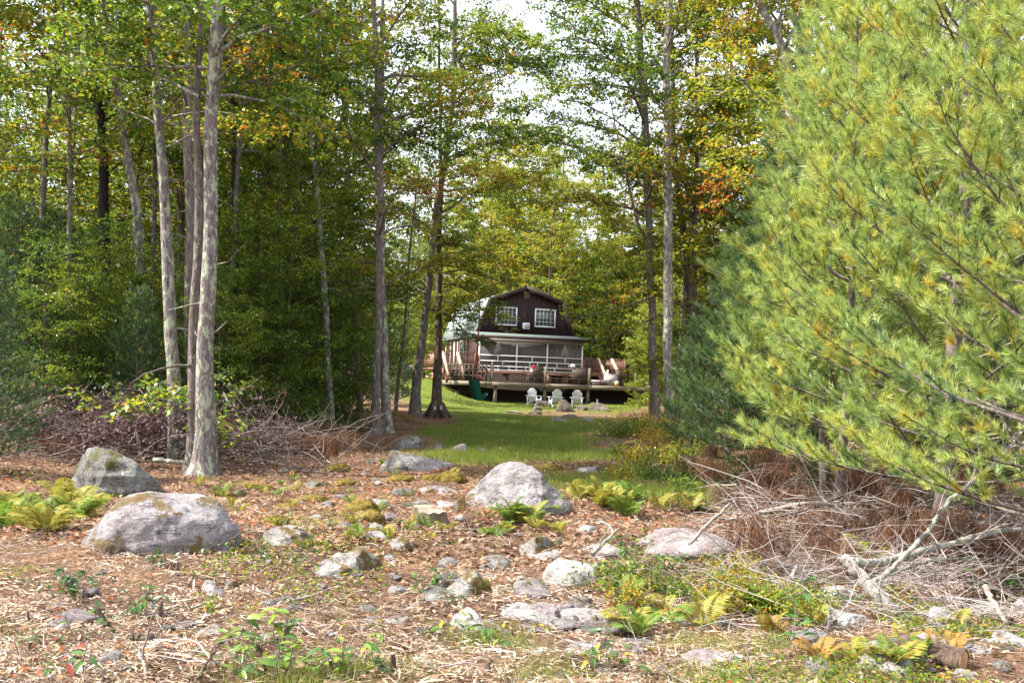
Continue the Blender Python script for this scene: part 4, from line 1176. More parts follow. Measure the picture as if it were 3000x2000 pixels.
def forest_tree(kind, x, y, rz, s, group):
    t = empty('forest_tree', (x, y, gz(x, y) - 0.05), rz, s)
    tag(t, 'x', 'tree', group)
    tm, cm = KINDS[kind]
    link('trunk', tm, t); link('crown', cm, t)
    later('forest', t, LOOK[kind], (x, y))
    return t
def scatter(n, box, mind, ok, seed, tries=4000):
    rng = np.random.default_rng(seed); out = []
    for _ in range(tries):
        if len(out) >= n: break
        x = rng.uniform(box[0], box[1]); y = rng.uniform(box[2], box[3])
        if ok(x, y) and all((x - a) ** 2 + (y - b) ** 2 > mind ** 2 for a, b in out):
            out.append((x, y))
    return out
pxof = lambda x, y: 1500 + F * x / y
rr = np.random.default_rng(5)
for x, y in scatter(16, (-60, -16, 72, 112), 4.5, lambda x, y: -100 < pxof(x, y) < 900, 8):
    forest_tree(rr.choice(['yellow_tall', 'yellow_round', 'olive_tall'], p=[.4, .35, .25]), x, y, rr.uniform(0, 6.3), rr.uniform(0.85, 1.1), 'sunny trees beyond the shaded woods')
for x, y in scatter(27, (-30, -3, 30, 52), 2.9, lambda x, y: -120 < pxof(x, y) < 1010, 1):
    k = rr.choice(['green_tall', 'olive_tall', 'green_young', 'russet_tall', 'yellow_tall'], p=[.38, .28, .20, .03, .11])
    forest_tree(k, x, y, rr.uniform(0, 6.3), rr.uniform(0.8, 1.1), 'trees of the shaded woods')
for x, y in scatter(18, (3, 45, 36, 85), 3.8, lambda x, y: 2030 < pxof(x, y) < 3250, 2):
    k = rr.choice(['yellow_tall', 'olive_tall', 'russet_tall', 'yellow_round'], p=[.4, .2, .2, .2])
    forest_tree(k, x, y, rr.uniform(0, 6.3), rr.uniform(0.85, 1.1), 'trees behind the pines')
for x, y in scatter(34, (-34, 32, 93, 130), 4.2, lambda x, y: 700 < pxof(x, y) < 2300, 3):
    k = rr.choice(['yellow_tall', 'yellow_round', 'olive_tall', 'russet_tall'], p=[.4, .3, .15, .15])
    forest_tree(k, x, y, rr.uniform(0, 6.3), rr.uniform(0.85, 1.15), 'trees behind the cottage')
# the ones that frame the cottage, set by hand
for px, d, k, s in ((1905, 58, 'yellow_round', 0.50), (1985, 60, 'yellow_round', 0.80), (1545, 84, 'yellow_tall', 1.15), (1650, 90, 'olive_tall', 1.35), (1745, 98, 'yellow_tall', 1.15), (1480, 96, 'olive_tall', 1.25), (1590, 80, 'olive_tall', 1.1), (1420, 88, 'yellow_tall', 1.1), (1510, 105, 'yellow_tall', 1.5), (1610, 108, 'olive_tall', 1.6), (1800, 92, 'yellow_tall', 1.2), (1350, 100, 'yellow_tall', 1.25), (1790, 80, 'yellow_round', 1.0), (1890, 88, 'yellow_tall', 0.95), (1990, 70, 'yellow_round', 1.0),
                    (1700, 92, 'yellow_round', 0.95), (1440, 92, 'olive_tall', 0.9), (1330, 84, 'olive_tall', 0.8), (1240, 74, 'yellow_round', 0.75), (1180, 62, 'green_tall', 0.8),
                    (1130, 52, 'green_young', 0.9), (1010, 40, 'green_young', 0.85), (900, 33, 'green_young', 0.95), (790, 31, 'green_young', 1.0), (725, 36, 'green_young', 1.0), (1060, 46, 'green_young', 0.8),
                    (630, 34, 'green_young', 0.8), (1550, 100, 'yellow_tall', 0.9), (1620, 96, 'yellow_tall', 0.85), (2060, 46, 'green_young', 0.7)):
    g = on_ground(px, d)
    forest_tree(k, g.x, g.y, rr.uniform(0, 6.3), s, 'trees framing the cottage')
for px, d in ((70, 27), (165, 31), (225, 25.5), (352, 33), (470, 30), (520, 36), (640, 27.5), (760, 34), (830, 30), (880, 40), (1000, 36), (1165, 50), (2000, 50), (1975, 52)):
    g = on_ground(px, d)
    forest_tree('pole', g.x, g.y, rr.uniform(0, 6.3), rr.uniform(0.85, 1.1), 'slim trees deep in the woods')
for px, d, sc in ((120, 21.5, .45), (230, 23, .5), (300, 24, .55), (420, 25, .5), (560, 26, .55), (640, 23.5, .45), (700, 28, .75), (770, 26, .6), (830, 27, .8), (910, 36, .7), (1010, 33, .5)):
    g = on_ground(px, d)
    forest_tree('green_young', g.x, g.y, rr.uniform(0, 6.3), sc, 'leafy saplings at the edge of the woods')
# tall trees just outside the frame that shade the woods' edge and the lawn
for x, y, k in ((-14.5, 24, 'olive_tall'), (-18, 29, 'green_tall')):
    forest_tree(k, x, y, rr.uniform(0, 6.3), 1.0, 'trees of the shaded woods')

# far woods, one mass
def far_woods():
    rng = np.random.default_rng(44)
    n = 26000
    a = rng.uniform(-0.75, 0.75, n); dist = rng.uniform(140, 175, n)
    x = np.sin(a) * dist; y = np.cos(a) * dist
    top = 13 + 4 * vnoise(np.stack([a * 40, a * 0, a * 0], 1), 3) + 3 * vnoise(np.stack([a * 140, a * 0, a * 0], 1), 8)
    z = gz_arr(x, y) + top * rng.random(n) ** 0.8
    d = rng.normal(0, 1, (n, 3)); nn = rng.normal(0, 0.6, (n, 3)); nn[:, 2] += 1
    t = np.clip(0.5 + 0.25 * fbm(np.stack([x, y, z], 1) * 0.12, 3, 6) + rng.normal(0, 0.1, n), 0, 1)
    o = MB().leaves(np.stack([x, y, z], 1), d, nn, 1.1, 0.9, t).build('far_woods', M['leaf'])
    tag(o, 'far autumn woods closing the view behind everything', kind='stuff')
far_woods()

# ------------------------------------------------------------------ pines
def pine_meshes(seed, H, R, z0, whorl, nb, sub_step, shoot_step, nn, nl, nw, dense=1.0, up=0.55, yellow=0.25, slim=1.0, tone=0.0, inner=0.22):
    rng = np.random.default_rng(seed)
    wood, need = MB(), MB()
    zz = np.arange(-0.2, H, 0.3)
    P = np.stack([0.05 * np.sin(zz * 0.9 + seed), 0.05 * np.cos(zz * 0.7 + seed), zz], 1)
    tr = 0.013 * H * (1 - 0.93 * np.clip(zz / H, 0, 1)) * slim
    wood.tube(P, tr, 10, rough=0.06, seed=seed)
    SP, SD, ST = [], [], []
    z = z0
    while z < H - 0.1:
        u = (z - z0) / (H - z0)
        for i in range(nb):
            az = rng.uniform(0, 2 * PI) if i == 0 else az + 2 * PI / nb + rng.normal(0, 0.25)
            L = R * (1 - u) ** 0.75 * (0.75 + 0.4 * rng.random()) + 0.15
            if u < 0.06: L *= 0.85
            p = np.array([np.interp(z, zz, P[:, 0]), np.interp(z, zz, P[:, 1]), z])
            d = np.array([math.cos(az), math.sin(az), 0.12 + up * 1.4 * u + rng.normal(0, 0.08)])
            b = curve(p, d, L, 7, rng, 0.05, 0.035 + 0.05 * up)
            rb = 0.006 + 0.0085 * L
            boff = tone + rng.normal(0, 0.07)
            wood.tube(b, np.linspace(rb, 0.004, 8), 5)
            ns = max(3, int(L / sub_step))
            for k in range(ns + 1):
                t = inner + (1 - inner) * k / ns
                q = sample(b, np.array([t]))[0]
                dd = sample(b, np.array([min(1, t + 0.1)]))[0] - sample(b, np.array([t - 0.1]))[0]; dd /= np.linalg.norm(dd)
                side = np.cross(dd, [0, 0, 1]); side /= np.linalg.norm(side) + 1e-6
                sg = (1 if k % 2 else -1)
                L2 = (0.42 * (1 - t) * L + 0.22) * (0.75 + 0.5 * rng.random())
                d2 = dd if k == ns else dd * 0.8 + side * sg * 0.75 + np.array([0, 0, 0.12 + rng.normal(0, 0.14)])
                s = curve(q, d2, L2, 4, rng, 0.07, 0.07)
                wood.tube(s, np.linspace(max(0.004, rb * 0.35), 0.002, 5), 3)
                m = max(1, int(L2 / shoot_step))
                for j in range(m + 1):
                    tt = 0.3 + 0.7 * j / m
                    c = sample(s, np.array([tt]))[0]
                    d3 = s[-1] - s[-2]; d3 = d3 / np.linalg.norm(d3)
                    if j < m:
                        sd = np.cross(d3, [0, 0, 1]); sd /= np.linalg.norm(sd) + 1e-6
                        d3 = d3 * 0.7 + sd * (0.8 if j % 2 else -0.8) * rng.random() + np.array([0, 0, 0.25 * rng.random()])
                        d3 /= np.linalg.norm(d3)
                    SP.append(c); SD.append(d3)
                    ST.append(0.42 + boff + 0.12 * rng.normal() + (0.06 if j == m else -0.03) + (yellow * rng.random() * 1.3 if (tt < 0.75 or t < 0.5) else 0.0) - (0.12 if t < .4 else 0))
        z += whorl * (0.85 + 0.3 * rng.random()) * (1 - 0.35 * u)
    SP, SD, ST = np.array(SP), np.array(SD), np.array(ST)
    ns = len(SP)
    k = int(nn * dense)
    base = np.repeat(SP, k, 0); ax = np.repeat(SD, k, 0)
    along = rng.random(ns * k) * 0.13 - 0.07
    rnd = rng.normal(0, 1, (ns * k, 3))
    perp = rnd - (rnd * ax).sum(1)[:, None] * ax; perp /= np.linalg.norm(perp, axis=1)[:, None] + 1e-9
    ang = np.radians(rng.uniform(12, 52, ns * k))
    d = ax * np.cos(ang)[:, None] + perp * np.sin(ang)[:, None]
    d[:, 2] -= 0.10
    t = np.clip(np.repeat(ST, k) + rng.normal(0, 0.07, ns * k), 0, 1)
    need.needles(base + ax * along[:, None], d, nl * np.repeat(rng.uniform(0.7, 1.3, ns), k) * rng.uniform(0.75, 1.15, ns * k), nw, t)
    return wood, need, ns

PINES = {}
for k, a in {
    'near_a': dict(seed=31, H=7.0, R=1.75, z0=0.75, whorl=0.40, nb=5, sub_step=0.155, shoot_step=0.19, nn=80, nl=0.12, nw=0.0062, up=0.6, slim=0.8, inner=0.30),
    'near_b': dict(seed=32, H=8.6, R=2.35, z0=0.9, whorl=0.47, nb=5, sub_step=0.165, shoot_step=0.20, nn=82, nl=0.125, nw=0.0064, up=0.65, inner=0.30),
    'far': dict(seed=33, H=7.0, R=2.1, z0=0.5, whorl=0.38, nb=5, sub_step=0.19, shoot_step=0.19, nn=34, nl=0.14, nw=0.012, up=0.35, yellow=0.10, tone=-0.14),  # tone lowered too, more of the shade carried by the tint
}.items():
    wood, need, ns = pine_meshes(**a)
    print('pine', k, ns, need.n // 3)
    PINES[k] = (wood.mesh('trunk', M['bark_grey'], True), need.mesh('crown', M['needle_shaded' if k == 'far' else 'needle']))
def pine(kind, px, d, rz, s, label=None, group=None, mark=None):
    g = on_ground(px, d)
    t = empty('pine_tree', (g.x, g.y, g.z - 0.05), rz, s)
    tag(t, label or 'x', 'tree', group)
    link('trunk', PINES[kind][0], t); link('crown', PINES[kind][1], t)
    if label is None:
        later('pines', t, 'soft-needled pine sapling' if (s if not hasattr(s, '__len__') else s[2]) < 0.75 else 'soft-needled dark pine', g)
    if mark: landmark(mark, g)
    return t
pine('near_a', 2478, 13.0, 0.4, 1.0, 'slim bright pine whose thin bare lower stem shows above the brush', 'pines on the sunny edge', 'the slim-stemmed pine')
pine('near_b', 2790, 11.0, 2.2, 1.0, 'large bright pine leaning its boughs over the brush pile', 'pines on the sunny edge', 'the large bright pine')
pine('near_b', 3120, 8.6, 4.0, 0.9, 'closest bright pine, cut by the edge of the view', 'pines on the sunny edge', 'the closest pine')
pine('near_a', 2420, 16.5, 3.1, 1.25, 'tall pine standing behind the slim-stemmed pine', 'pines on the sunny edge')
pine('near_b', 2700, 15.5, 5.1, 1.12, 'tall pine behind the large bright pine, filling the upper corner', 'pines on the sunny edge')
pine('far', 2640, 17.5, 3.0, 1.15, 'dark pine deep behind the large bright pine', 'pines on the sunny edge')  # added behind in the darkened needles so gaps between boughs look dark
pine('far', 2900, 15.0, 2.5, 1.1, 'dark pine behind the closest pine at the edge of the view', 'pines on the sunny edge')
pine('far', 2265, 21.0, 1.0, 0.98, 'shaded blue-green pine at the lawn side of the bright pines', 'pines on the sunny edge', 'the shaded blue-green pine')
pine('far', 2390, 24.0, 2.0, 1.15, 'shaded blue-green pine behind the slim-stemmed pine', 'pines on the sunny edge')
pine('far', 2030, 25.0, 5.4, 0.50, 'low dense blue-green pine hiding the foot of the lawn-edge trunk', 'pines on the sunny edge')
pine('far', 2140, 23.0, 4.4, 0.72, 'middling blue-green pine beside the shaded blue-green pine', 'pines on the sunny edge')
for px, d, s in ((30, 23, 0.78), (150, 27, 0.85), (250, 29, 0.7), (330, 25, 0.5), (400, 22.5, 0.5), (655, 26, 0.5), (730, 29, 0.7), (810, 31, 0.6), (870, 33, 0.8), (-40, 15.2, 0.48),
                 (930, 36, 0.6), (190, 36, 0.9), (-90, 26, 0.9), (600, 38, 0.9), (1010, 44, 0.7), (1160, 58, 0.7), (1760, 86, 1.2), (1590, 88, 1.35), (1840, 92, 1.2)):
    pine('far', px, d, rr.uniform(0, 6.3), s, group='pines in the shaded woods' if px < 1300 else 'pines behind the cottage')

# ------------------------------------------------------------------ rocks
def icosphere(sub):
    import bmesh
    bm = bmesh.new()
    bmesh.ops.create_icosphere(bm, subdivisions=sub, radius=1.0)
    bm.verts.ensure_lookup_table()
    v = np.array([x.co[:] for x in bm.verts]); f = np.array([[x.index for x in p.verts] for p in bm.faces])
    bm.free()
    return v, f
ICO = {s: icosphere(s) for s in (3, 4, 5, 6)}

def rock_mb(seed, half, sub=4, cuts=7, soft=0.85, lump=0.16, prof=None, strata=0.0, box=0.0, tilt=0.0):
    """a stone: lumpy ball, chopped by flat planes, layered, then stretched to half = (x, y, z)"""
    rng = np.random.default_rng(seed)
    v, f = ICO[sub]
    p = v.copy()
    if box:
        e = 2.0 + box * 4
        p = p / (np.abs(p) ** e).sum(1)[:, None] ** (1 / e)
    p = p * (1 + lump * fbm(p * 1.3 + seed, 3, seed)[:, None] * 0.6)
    for _ in range(cuts):
        n = rng.normal(0, 1, 3); n[2] = abs(n[2]) * 0.9; n /= np.linalg.norm(n)
        h = rng.uniform(0.48, 0.85)
        dd = p @ n - h
        p = p - n[None] * (np.clip(dd, 0, None) * soft)[:, None]
    hh = np.asarray(half, float)
    p = p / np.abs(p).max(0)
    if prof is not None:
        k = np.interp(p[:, 0], np.linspace(-1, 1, len(prof)), prof)
        p[:, 2] = np.where(p[:, 2] > 0, p[:, 2] * k, p[:, 2])
    q = p * hh
    if tilt:
        c, s = math.cos(tilt), math.sin(tilt)
        q = np.stack([q[:, 0] * c - q[:, 2] * s, q[:, 1], q[:, 0] * s + q[:, 2] * c], 1)
    sz = float(np.mean(hh))
    nrm = v / np.linalg.norm(v, axis=1)[:, None]
    det = 0.05 * fbm(q / sz * 2.2 + seed, 5, seed + 3) + 0.02 * fbm(q / sz * 9, 4, seed + 5)
    if strata:
        warp = q[:, 2] / sz * 5.5 + 0.8 * fbm(q / sz * 1.2, 2, seed + 8) + q[:, 0] / sz * 0.5
        det = det + strata * (np.abs(((warp * 0.5) % 1) - 0.5) * 2 - 0.5) * 0.10
    q = q + nrm * (det * sz * 0.9)[:, None]
    return MB().add(q, tris=f)

NR = 0
def rock_px(x0, y0, x1, y1, mat, label=None, mark=None, deep=0.7, sink=0.25, name='boulder', cat='boulder', group=None, look=None, sub=4, lift=0.0, **kw):
    """a stone whose outline fills this box of the photograph; it stands on the ground"""
    global NR
    NR += 1
    b = ground((x0 + x1) / 2, y1)
    w = (x1 - x0) * b.y / F / 2
    dep = w * deep
    tilt = CAMZ / b.y
    H = max(0.15 * w, (y1 - y0) * b.y / F - dep * 1.0 * tilt) * (1 + sink * 0.2)
    y = b.y + dep * 0.75
    hz = H * 0.90
    mb = rock_mb(NR * 7 + 1, (w, dep, hz), sub=sub, **kw)
    g = gz(b.x * y / b.y, y)
    o = mb.build(name, M[mat], smooth=True, loc=(b.x * y / b.y, y, min(g, b.z + 0.05) + H - hz * 1.0 + lift))
    if sub >= 5:
        pass
    o['category'] = cat
    if group: o['group'] = group
    if label: o['label'] = label
    else: later('stones', o, look or 'small grey stone', (b.x, b.y))
    if mark: landmark(mark, (b.x, b.y))
    return o

rock_px(188, 1436, 716, 1612, 'rock_boulder', 'big rounded pale boulder with brown moss patches, by the leafy clearing edge', 'the big rounded boulder', deep=0.62, sub=6, cuts=3, lump=0.10, soft=0.6,
        prof=[0.42, 0.68, 0.88, 0.97, 1.0, 1.0, 0.98, 0.92, 0.78], strata=0.16, box=0.22)
rock_px(168, 1306, 486, 1450, 'rock_dark', 'dark grey boulder spotted with pale lichen behind the big rounded boulder', 'the dark spotted boulder', deep=0.7, sub=6, cuts=5, lump=0.12,
        prof=[0.85, 0.98, 1.0, 1.0, 0.96, 0.88, 0.72], strata=0.5, box=0.5)
rock_px(1352, 1342, 1684, 1494, 'rock_grey', 'pale peaked boulder with a long sloping back before the lawn', 'the pale peaked boulder', deep=0.7, sub=6, cuts=5, lump=0.12, soft=0.8,
        prof=[0.72, 0.92, 0.98, 1.0, 0.99, 0.86, 0.66, 0.48, 0.32], strata=0.30)
rock_px(1068, 1296, 1330, 1378, 'rock_mossy', 'low mossy boulder topped by loose slabs near the twin trunks', 'the mossy slab boulder', deep=0.7, sub=5, cuts=6, box=0.5, strata=0.6, prof=[0.8, 1, 1, 1, 0.9, 0.7])
rock_px(1150, 1283, 1245, 1312, 'rock_dark', 'weathered slab lying on top of the low mossy boulder', None, deep=0.8, sink=0.0, sub=4, box=0.7, lift=0.10)
rock_px(1788, 1534, 2165, 1634, 'rock_pink', 'broad pinkish slab half under the brush pile', 'the pinkish slab', deep=0.8, sub=5, cuts=5, lump=0.1, prof=[0.2, 0.55, 0.9, 1, 0.95, 0.85, 0.8, 0.6], strata=0.2)
rock_px(1588, 1622, 1784, 1716, 'rock_white', 'smooth white round boulder with a dark underside at the fern edge', 'the white round boulder', deep=0.75, sub=5, cuts=4, lump=0.13, strata=0.2)
named = [
    ((1285, 1642, 1452, 1745), 'rock_mossy', 'flat-topped stone capped pale above a dark mossy front', dict(deep=0.8, box=0.4)),
    ((893, 1630, 1072, 1682), 'rock_grey', 'pale blocky stone in front of the mossy lump', dict(box=0.6)),
    ((980, 1585, 1138, 1672), 'rock_mossy', 'moss-clad lump of stone behind the pale blocky stone', dict()),
    ((1112, 1568, 1245, 1614), 'rock_mossy', 'grey slab tipped up below the sawn stump', dict(strata=.4, prof=[.9, 1, .9, .7, .4])),
    ((752, 1533, 942, 1602), 'rock_mossy', 'long tilted slab with a mossy crown right of the rounded boulder', dict(strata=.5, prof=[.8, 1, .9, .7, .5, .25])),
    ((1308, 1768, 1424, 1834), 'rock_white', 'pale square-shouldered block in the chips', dict(box=0.6)),
    ((1358, 1803, 1484, 1850), 'rock_grey', 'grey brick-shaped stone lying before the pale square block', dict(box=0.9)),
    ((1362, 1822, 1396, 1852), 'rock_white', 'small wedge of pale stone against the brick-shaped stone', dict(box=.4)),
    ((1540, 1748, 1645, 1806), 'rock_pink', 'rough pinkish stone in front of the white round boulder', dict()),
    ((1610, 1755, 1690, 1795), 'rock_pink', 'flat pinkish stone tucked behind the rough pinkish one', dict()),
    ((1650, 1783, 1702, 1828), 'rock_white', 'upright pale stone before the white round boulder', dict(box=.4)),
    ((1712, 1788, 1764, 1830), 'rock_grey', 'mossy cube of stone beside the upright pale stone', dict(box=.7)),
    ((1628, 1862, 1785, 1902), 'rock_pink', 'long flat pinkish stone near the front edge', dict(box=.4)),
    ((1645, 1894, 1750, 1922), 'rock_grey', 'thin flat stone just below the long pinkish one', dict(box=.5)),
    ((1514, 1572, 1628, 1624), 'rock_mossy', 'moss-topped pale stone behind the white round boulder', dict()),
    ((1612, 1576, 1650, 1606), 'rock_dark', 'dark chipped stone leaning on the moss-topped one', dict(box=.3)),
    ((1678, 1528, 1756, 1558), 'rock_white', 'small bright flat stone below the fern clump', dict()),
    ((2078, 1612, 2170, 1702), 'rock_pink', 'rusty-topped grey stone in the fern thicket', dict(box=.3)),
    ((2160, 1640, 2256, 1708), 'rock_pink', 'sloping mauve stone beside the rusty-topped one', dict()),
    ((2288, 1640, 2372, 1720), 'rock_white', 'jagged pale rock under the hanging brown boughs', dict(cuts=10)),
    ((2398, 1678, 2530, 1766), 'rock_white', 'upright pale block behind the lichen-covered limb', dict(box=.5)),
    ((2318, 1764, 2566, 1834), 'rock_white', 'broad sun-bleached slab under the lichen-covered limb', dict(deep=.8, box=.4)),
    ((2690, 1755, 2826, 1846), 'rock_white', 'pale cracked rock beyond the foot of the lichen-covered limb', dict(strata=.5, box=.3)),
    ((1966, 1884, 2210, 1946), 'rock_pink', 'wide low mauve rock near the front edge', dict(deep=.6)),
    ((2052, 1934, 2112, 1962), 'rock_white', 'small bright white stone on brown chips at the front', dict(box=.4)),
    ((2474, 1896, 2650, 1966), 'rock_white', 'pale flat-faced rock behind the barkless pole', dict(box=.3)),
    ((2606, 1900, 2740, 1972), 'rock_dark', 'hollowed grey rock with a moss cap by the sawn log', dict()),
    ((2896, 1840, 3040, 1900), 'rock_white', 'white slab at the edge beyond the sawn log', dict(box=.4)),
    ((2958, 1738, 3060, 1800), 'rock_white', 'white rock behind the leafy laurel on the pile', dict()),
    ((1126, 1424, 1225, 1450), 'rock_dark', 'thin slate-grey slab, first of a line behind the stump', dict(box=.6, strata=.5)),
    ((1228, 1418, 1280, 1440), 'rock_grey', 'small wedge slab in the line behind the stump', dict(box=.5)),
    ((1268, 1424, 1345, 1446), 'rock_grey', 'pale flat slab ending the line beside the peaked boulder', dict(box=.6)),
    ((1686, 1362, 1786, 1386), 'rock_grey', 'half-buried grey ledge behind the fern clump', dict()),
    ((1328, 1430, 1372, 1498), 'rock_mossy', 'mossy stone wedged against the peaked boulder', dict()),
    ((1130, 1350, 1175, 1376), 'rock_pink', 'small pinkish stone before the mossy slab boulder', dict()),
    ((1316, 1290, 1372, 1324), 'rock_pink', 'mauve stone beyond the mossy slab boulder', dict()),
    ((1262, 1296, 1318, 1318), 'rock_dark', 'slate heap stone beside the mauve stone', dict(strata=.4)),
    ((1392, 1302, 1444, 1324), 'rock_brown', 'red-brown stone at the lawn edge', dict()),
    ((1455, 1305, 1485, 1318), 'rock_grey', 'small grey stone set in the lawn edge', dict()),
    ((588, 1694, 640, 1728), 'rock_white', 'pale stone sunk in chips below the rounded boulder', dict()),
    ((655, 1698, 706, 1720), 'rock_grey', 'grey stone just right of the pale sunken stone', dict()),
    ((122, 1808, 202, 1846), 'rock_pink', 'brownish stone at the front among chips, laurel behind', dict()),
    ((250, 1770, 310, 1796), 'rock_brown', 'dark mossy stone behind the brownish front stone', dict()),
    ((470, 1556, 600, 1590), 'rock_pink', 'low stone ledge at the foot of the rounded boulder', dict(box=.4)),
    ((1064, 1536, 1122, 1574), 'rock_mossy', 'mossy knob of stone left of the sawn stump', dict()),
    ((885, 1398, 965, 1426), 'rock_dark', 'dark pair stone in the shaded moss', dict()),
    ((940, 1520, 990, 1545), 'rock_grey', 'small pale stone by the yellow moss', dict()),
    ((680, 1432, 720, 1452), 'rock_dark', 'small dark stone behind the rounded boulder', dict()),
    ((1140, 1510, 1180, 1534), 'rock_mossy', 'tiny mossy stone at the stump foot', dict()),
    ((1250, 1690, 1290, 1720), 'rock_grey', 'jagged grey stone left of the flat-topped stone', dict(cuts=9)),
]
for (x0, y0, x1, y1), mat, lab, kw in named:
    kw = dict(dict(deep=0.7, cuts=12, sub=5, soft=0.96, strata=0.2), **kw)
    rock_px(x0, y0, x1, y1, mat, lab, None, name='rock', cat='rock', **kw)
fire = [((1566, 1167, 1622, 1190), 'mossy brown stone tucked behind the first low fire ring stones', {}), ((1551, 1181, 1598, 1203), 'low brown stone at the log end of the fire ring', dict(box=.4)),
        ((1614, 1172, 1690, 1206), 'largest angular brown stone of the fire ring', dict(cuts=9)), ((1684, 1180, 1722, 1203), 'small brown stone between the two large fire ring stones', {}),
        ((1720, 1172, 1796, 1206), 'long brown fire ring stone with a pale broken ridge', dict(prof=[.8, 1, .95, .8, .55, .3], strata=.4)), ((1544, 1197, 1592, 1215), 'flat brown slab at the foot of the fire ring', dict(box=.6)),
        ((1636, 1205, 1704, 1226), 'thin brown slab on the leaf litter before the fire ring', dict(box=.6, strata=.5)), ((1694, 1215, 1746, 1233), 'pale hollow stone in front of the fire ring', {}), ((1612, 1218, 1664, 1233), 'pale broken slab before the fire ring, half in grass', dict(box=.4))]
for (x0, y0, x1, y1), lab, kw in fire:
    rock_px(x0, y0, x1, y1, 'rock_brown' if 'pale' not in lab[:5] else 'rock_grey', lab, None, name='rock', cat='rock', group='stones round the fire ring', **dict(dict(deep=.7, sub=4, cuts=12, soft=0.97, strata=0.3), **kw))

# sawn stump
def build_stump(x0, y0, x1, y1, label, mark=None, step=True, name='tree_stump'):
    b = ground((x0 + x1) / 2, y1)
    w = (x1 - x0) * b.y / F / 2; h = (y1 - y0) * b.y / F - 0.06
    s = empty(name, (b.x, b.y + w * 0.6, b.z - 0.03)); tag(s, label, 'stump')
    n = 40; an = np.arange(n) * 2 * PI / n
    zs = np.array([0, .12, .3, .5, .7, .88, 1.0]) * h
    fl = np.array([1.75, 1.35, 1.12, 1.02, 0.97, 0.95, 0.94])
    wob = 1 + 0.10 * fbm(np.stack([np.cos(an) * 2.5, np.sin(an) * 2.5, an * 0], 1), 3, 5)
    rt = 1 + 0.5 * np.clip(np.cos(an * 4 + 0.6), 0, 1)[None] * ((fl - 0.94) / 0.81)[:, None]
    top = np.where(np.cos(an - 2.6) > 0.2, 1.0, 0.78 + 0.05 * np.sin(an * 9)) if step else np.ones(n)
    v = np.stack([w * fl[:, None] * wob[None] * rt * np.cos(an)[None], w * fl[:, None] * wob[None] * rt * np.sin(an)[None], zs[:, None] * top[None]], -1)
    v[:, :, :2] *= (1 + 0.03 * vnoise(np.stack([np.repeat(an[None] * 7, 7, 0).ravel(), np.repeat(zs[:, None] * 20, n, 1).ravel(), np.zeros(7 * n)], 1), 3).reshape(7, n))[:, :, None]
    i = np.arange(6)[:, None] * n; j = np.arange(n)[None]
    q = np.stack([i + j, i + (j + 1) % n, i + n + (j + 1) % n, i + n + j], -1).reshape(-1, 4)
    MB().add(v.reshape(-1, 3), q).build('bark', M['stump'], s, smooth=True)
    r = v[-1] * [0.985, 0.985, 1]
    vv = np.concatenate([r, r * [0.5, 0.5, 1] , [[r[:, 0].mean() * .2, 0, r[:, 2].max() * 0.93]]])
    MB().add(vv, [[k, (k + 1) % n, n + (k + 1) % n, n + k] for k in range(n)], [[n + k, n + (k + 1) % n, 2 * n] for k in range(n)]).build('cut_face', M['cut_wood'], s)
    if mark: landmark(mark, (b.x, b.y))
    return s
build_stump(1200, 1464, 1308, 1538, 'sawn tree stump with a stepped cut face beside the peaked boulder', 'the sawn stump')
landmark('the lichen-covered limb', ground(2560, 1770))
landmark('the front edge of chips', ground(1200, 1960))
landmark('the dark laurel patch', ground(170, 1740))
landmark('the fern thicket', ground(2100, 1760))
landmark('the brush pile', ground(2350, 1560))
landmark('the sawn log', ground(2770, 1960))

# sawn log by the front edge, orange end towards the camera
def build_log():
    g = ground(2770, 1950)
    l = empty('sawn_log', (g.x, g.y + 0.1, g.z + 0.04), 0.8); tag(l, 'short sawn log with an orange-brown cut end near the front edge', 'log')
    pts = np.array([[-0.02, -0.16, 0.0], [0, 0.1, 0.01], [0.02, 0.26, 0.02]])
    MB().tube(sample(pts, np.linspace(0, 1, 8)), 0.07, 16, rough=0.16, seed=4).build('bark', M['bark_brown'], l, smooth=True)
    MB().tube([(-0.021, -0.162, 0), (-0.02, -0.12, 0)], 0.064, 16, rough=0.10, seed=4, cap=True).build('cut_face', simple('orange_wood', (0.36, 0.21, 0.10), 0.8, 0.15, 0.3, 12), l)
build_log()

# small stones strewn about
shapes = []
for i in range(10):
    shapes.append(rock_mb(900 + i, (1, 0.75 + 0.03 * i, 0.42 + 0.04 * (i % 4)), sub=3, cuts=8, box=0.3 * (i % 3)))
smesh = {}
rs = np.random.default_rng(77)
def strew(n, x0, x1, y0, y1, size, seed, flat=False):
    rng = np.random.default_rng(seed)
    for _ in range(n):
        px, py = rng.uniform(x0, x1), rng.uniform(y0, y1)
        g = ground(px, py)
        s = size[0] + (size[1] - size[0]) * rng.random() ** 2
        i = rng.integers(10)
        mat, word = [('rock_white', 'pale'), ('rock_grey', 'grey'), ('rock_pink', 'mauve'), ('rock_mossy', 'mossy'), ('rock_dark', 'dark')][rng.choice(5, p=[.33, .3, .17, .12, .08])]
        key = (i, mat)
        if key not in smesh: smesh[key] = shapes[i].mesh('stone', M[mat], True)
        o = link('stone', smesh[key], None, (g.x, g.y, g.z + s * (0.0 if flat else 0.1)))
        o.scale = (s, s * .9, s * rng.uniform(.5, .9)) if flat else (s, s, s); o.rotation_euler = (rng.uniform(-.15, .15), rng.uniform(-.15, .15), rng.uniform(0, 6.3))
        tag(o, 'x', 'stone', 'small stones strewn over the clearing')
        later('stones', o, f"{'half-buried flat' if flat else 'fist-sized' if s < 0.085 else 'loaf-sized'} {word} stone", g)
strew(46, 1050, 1900, 1560, 1900, (0.035, 0.12), 1)
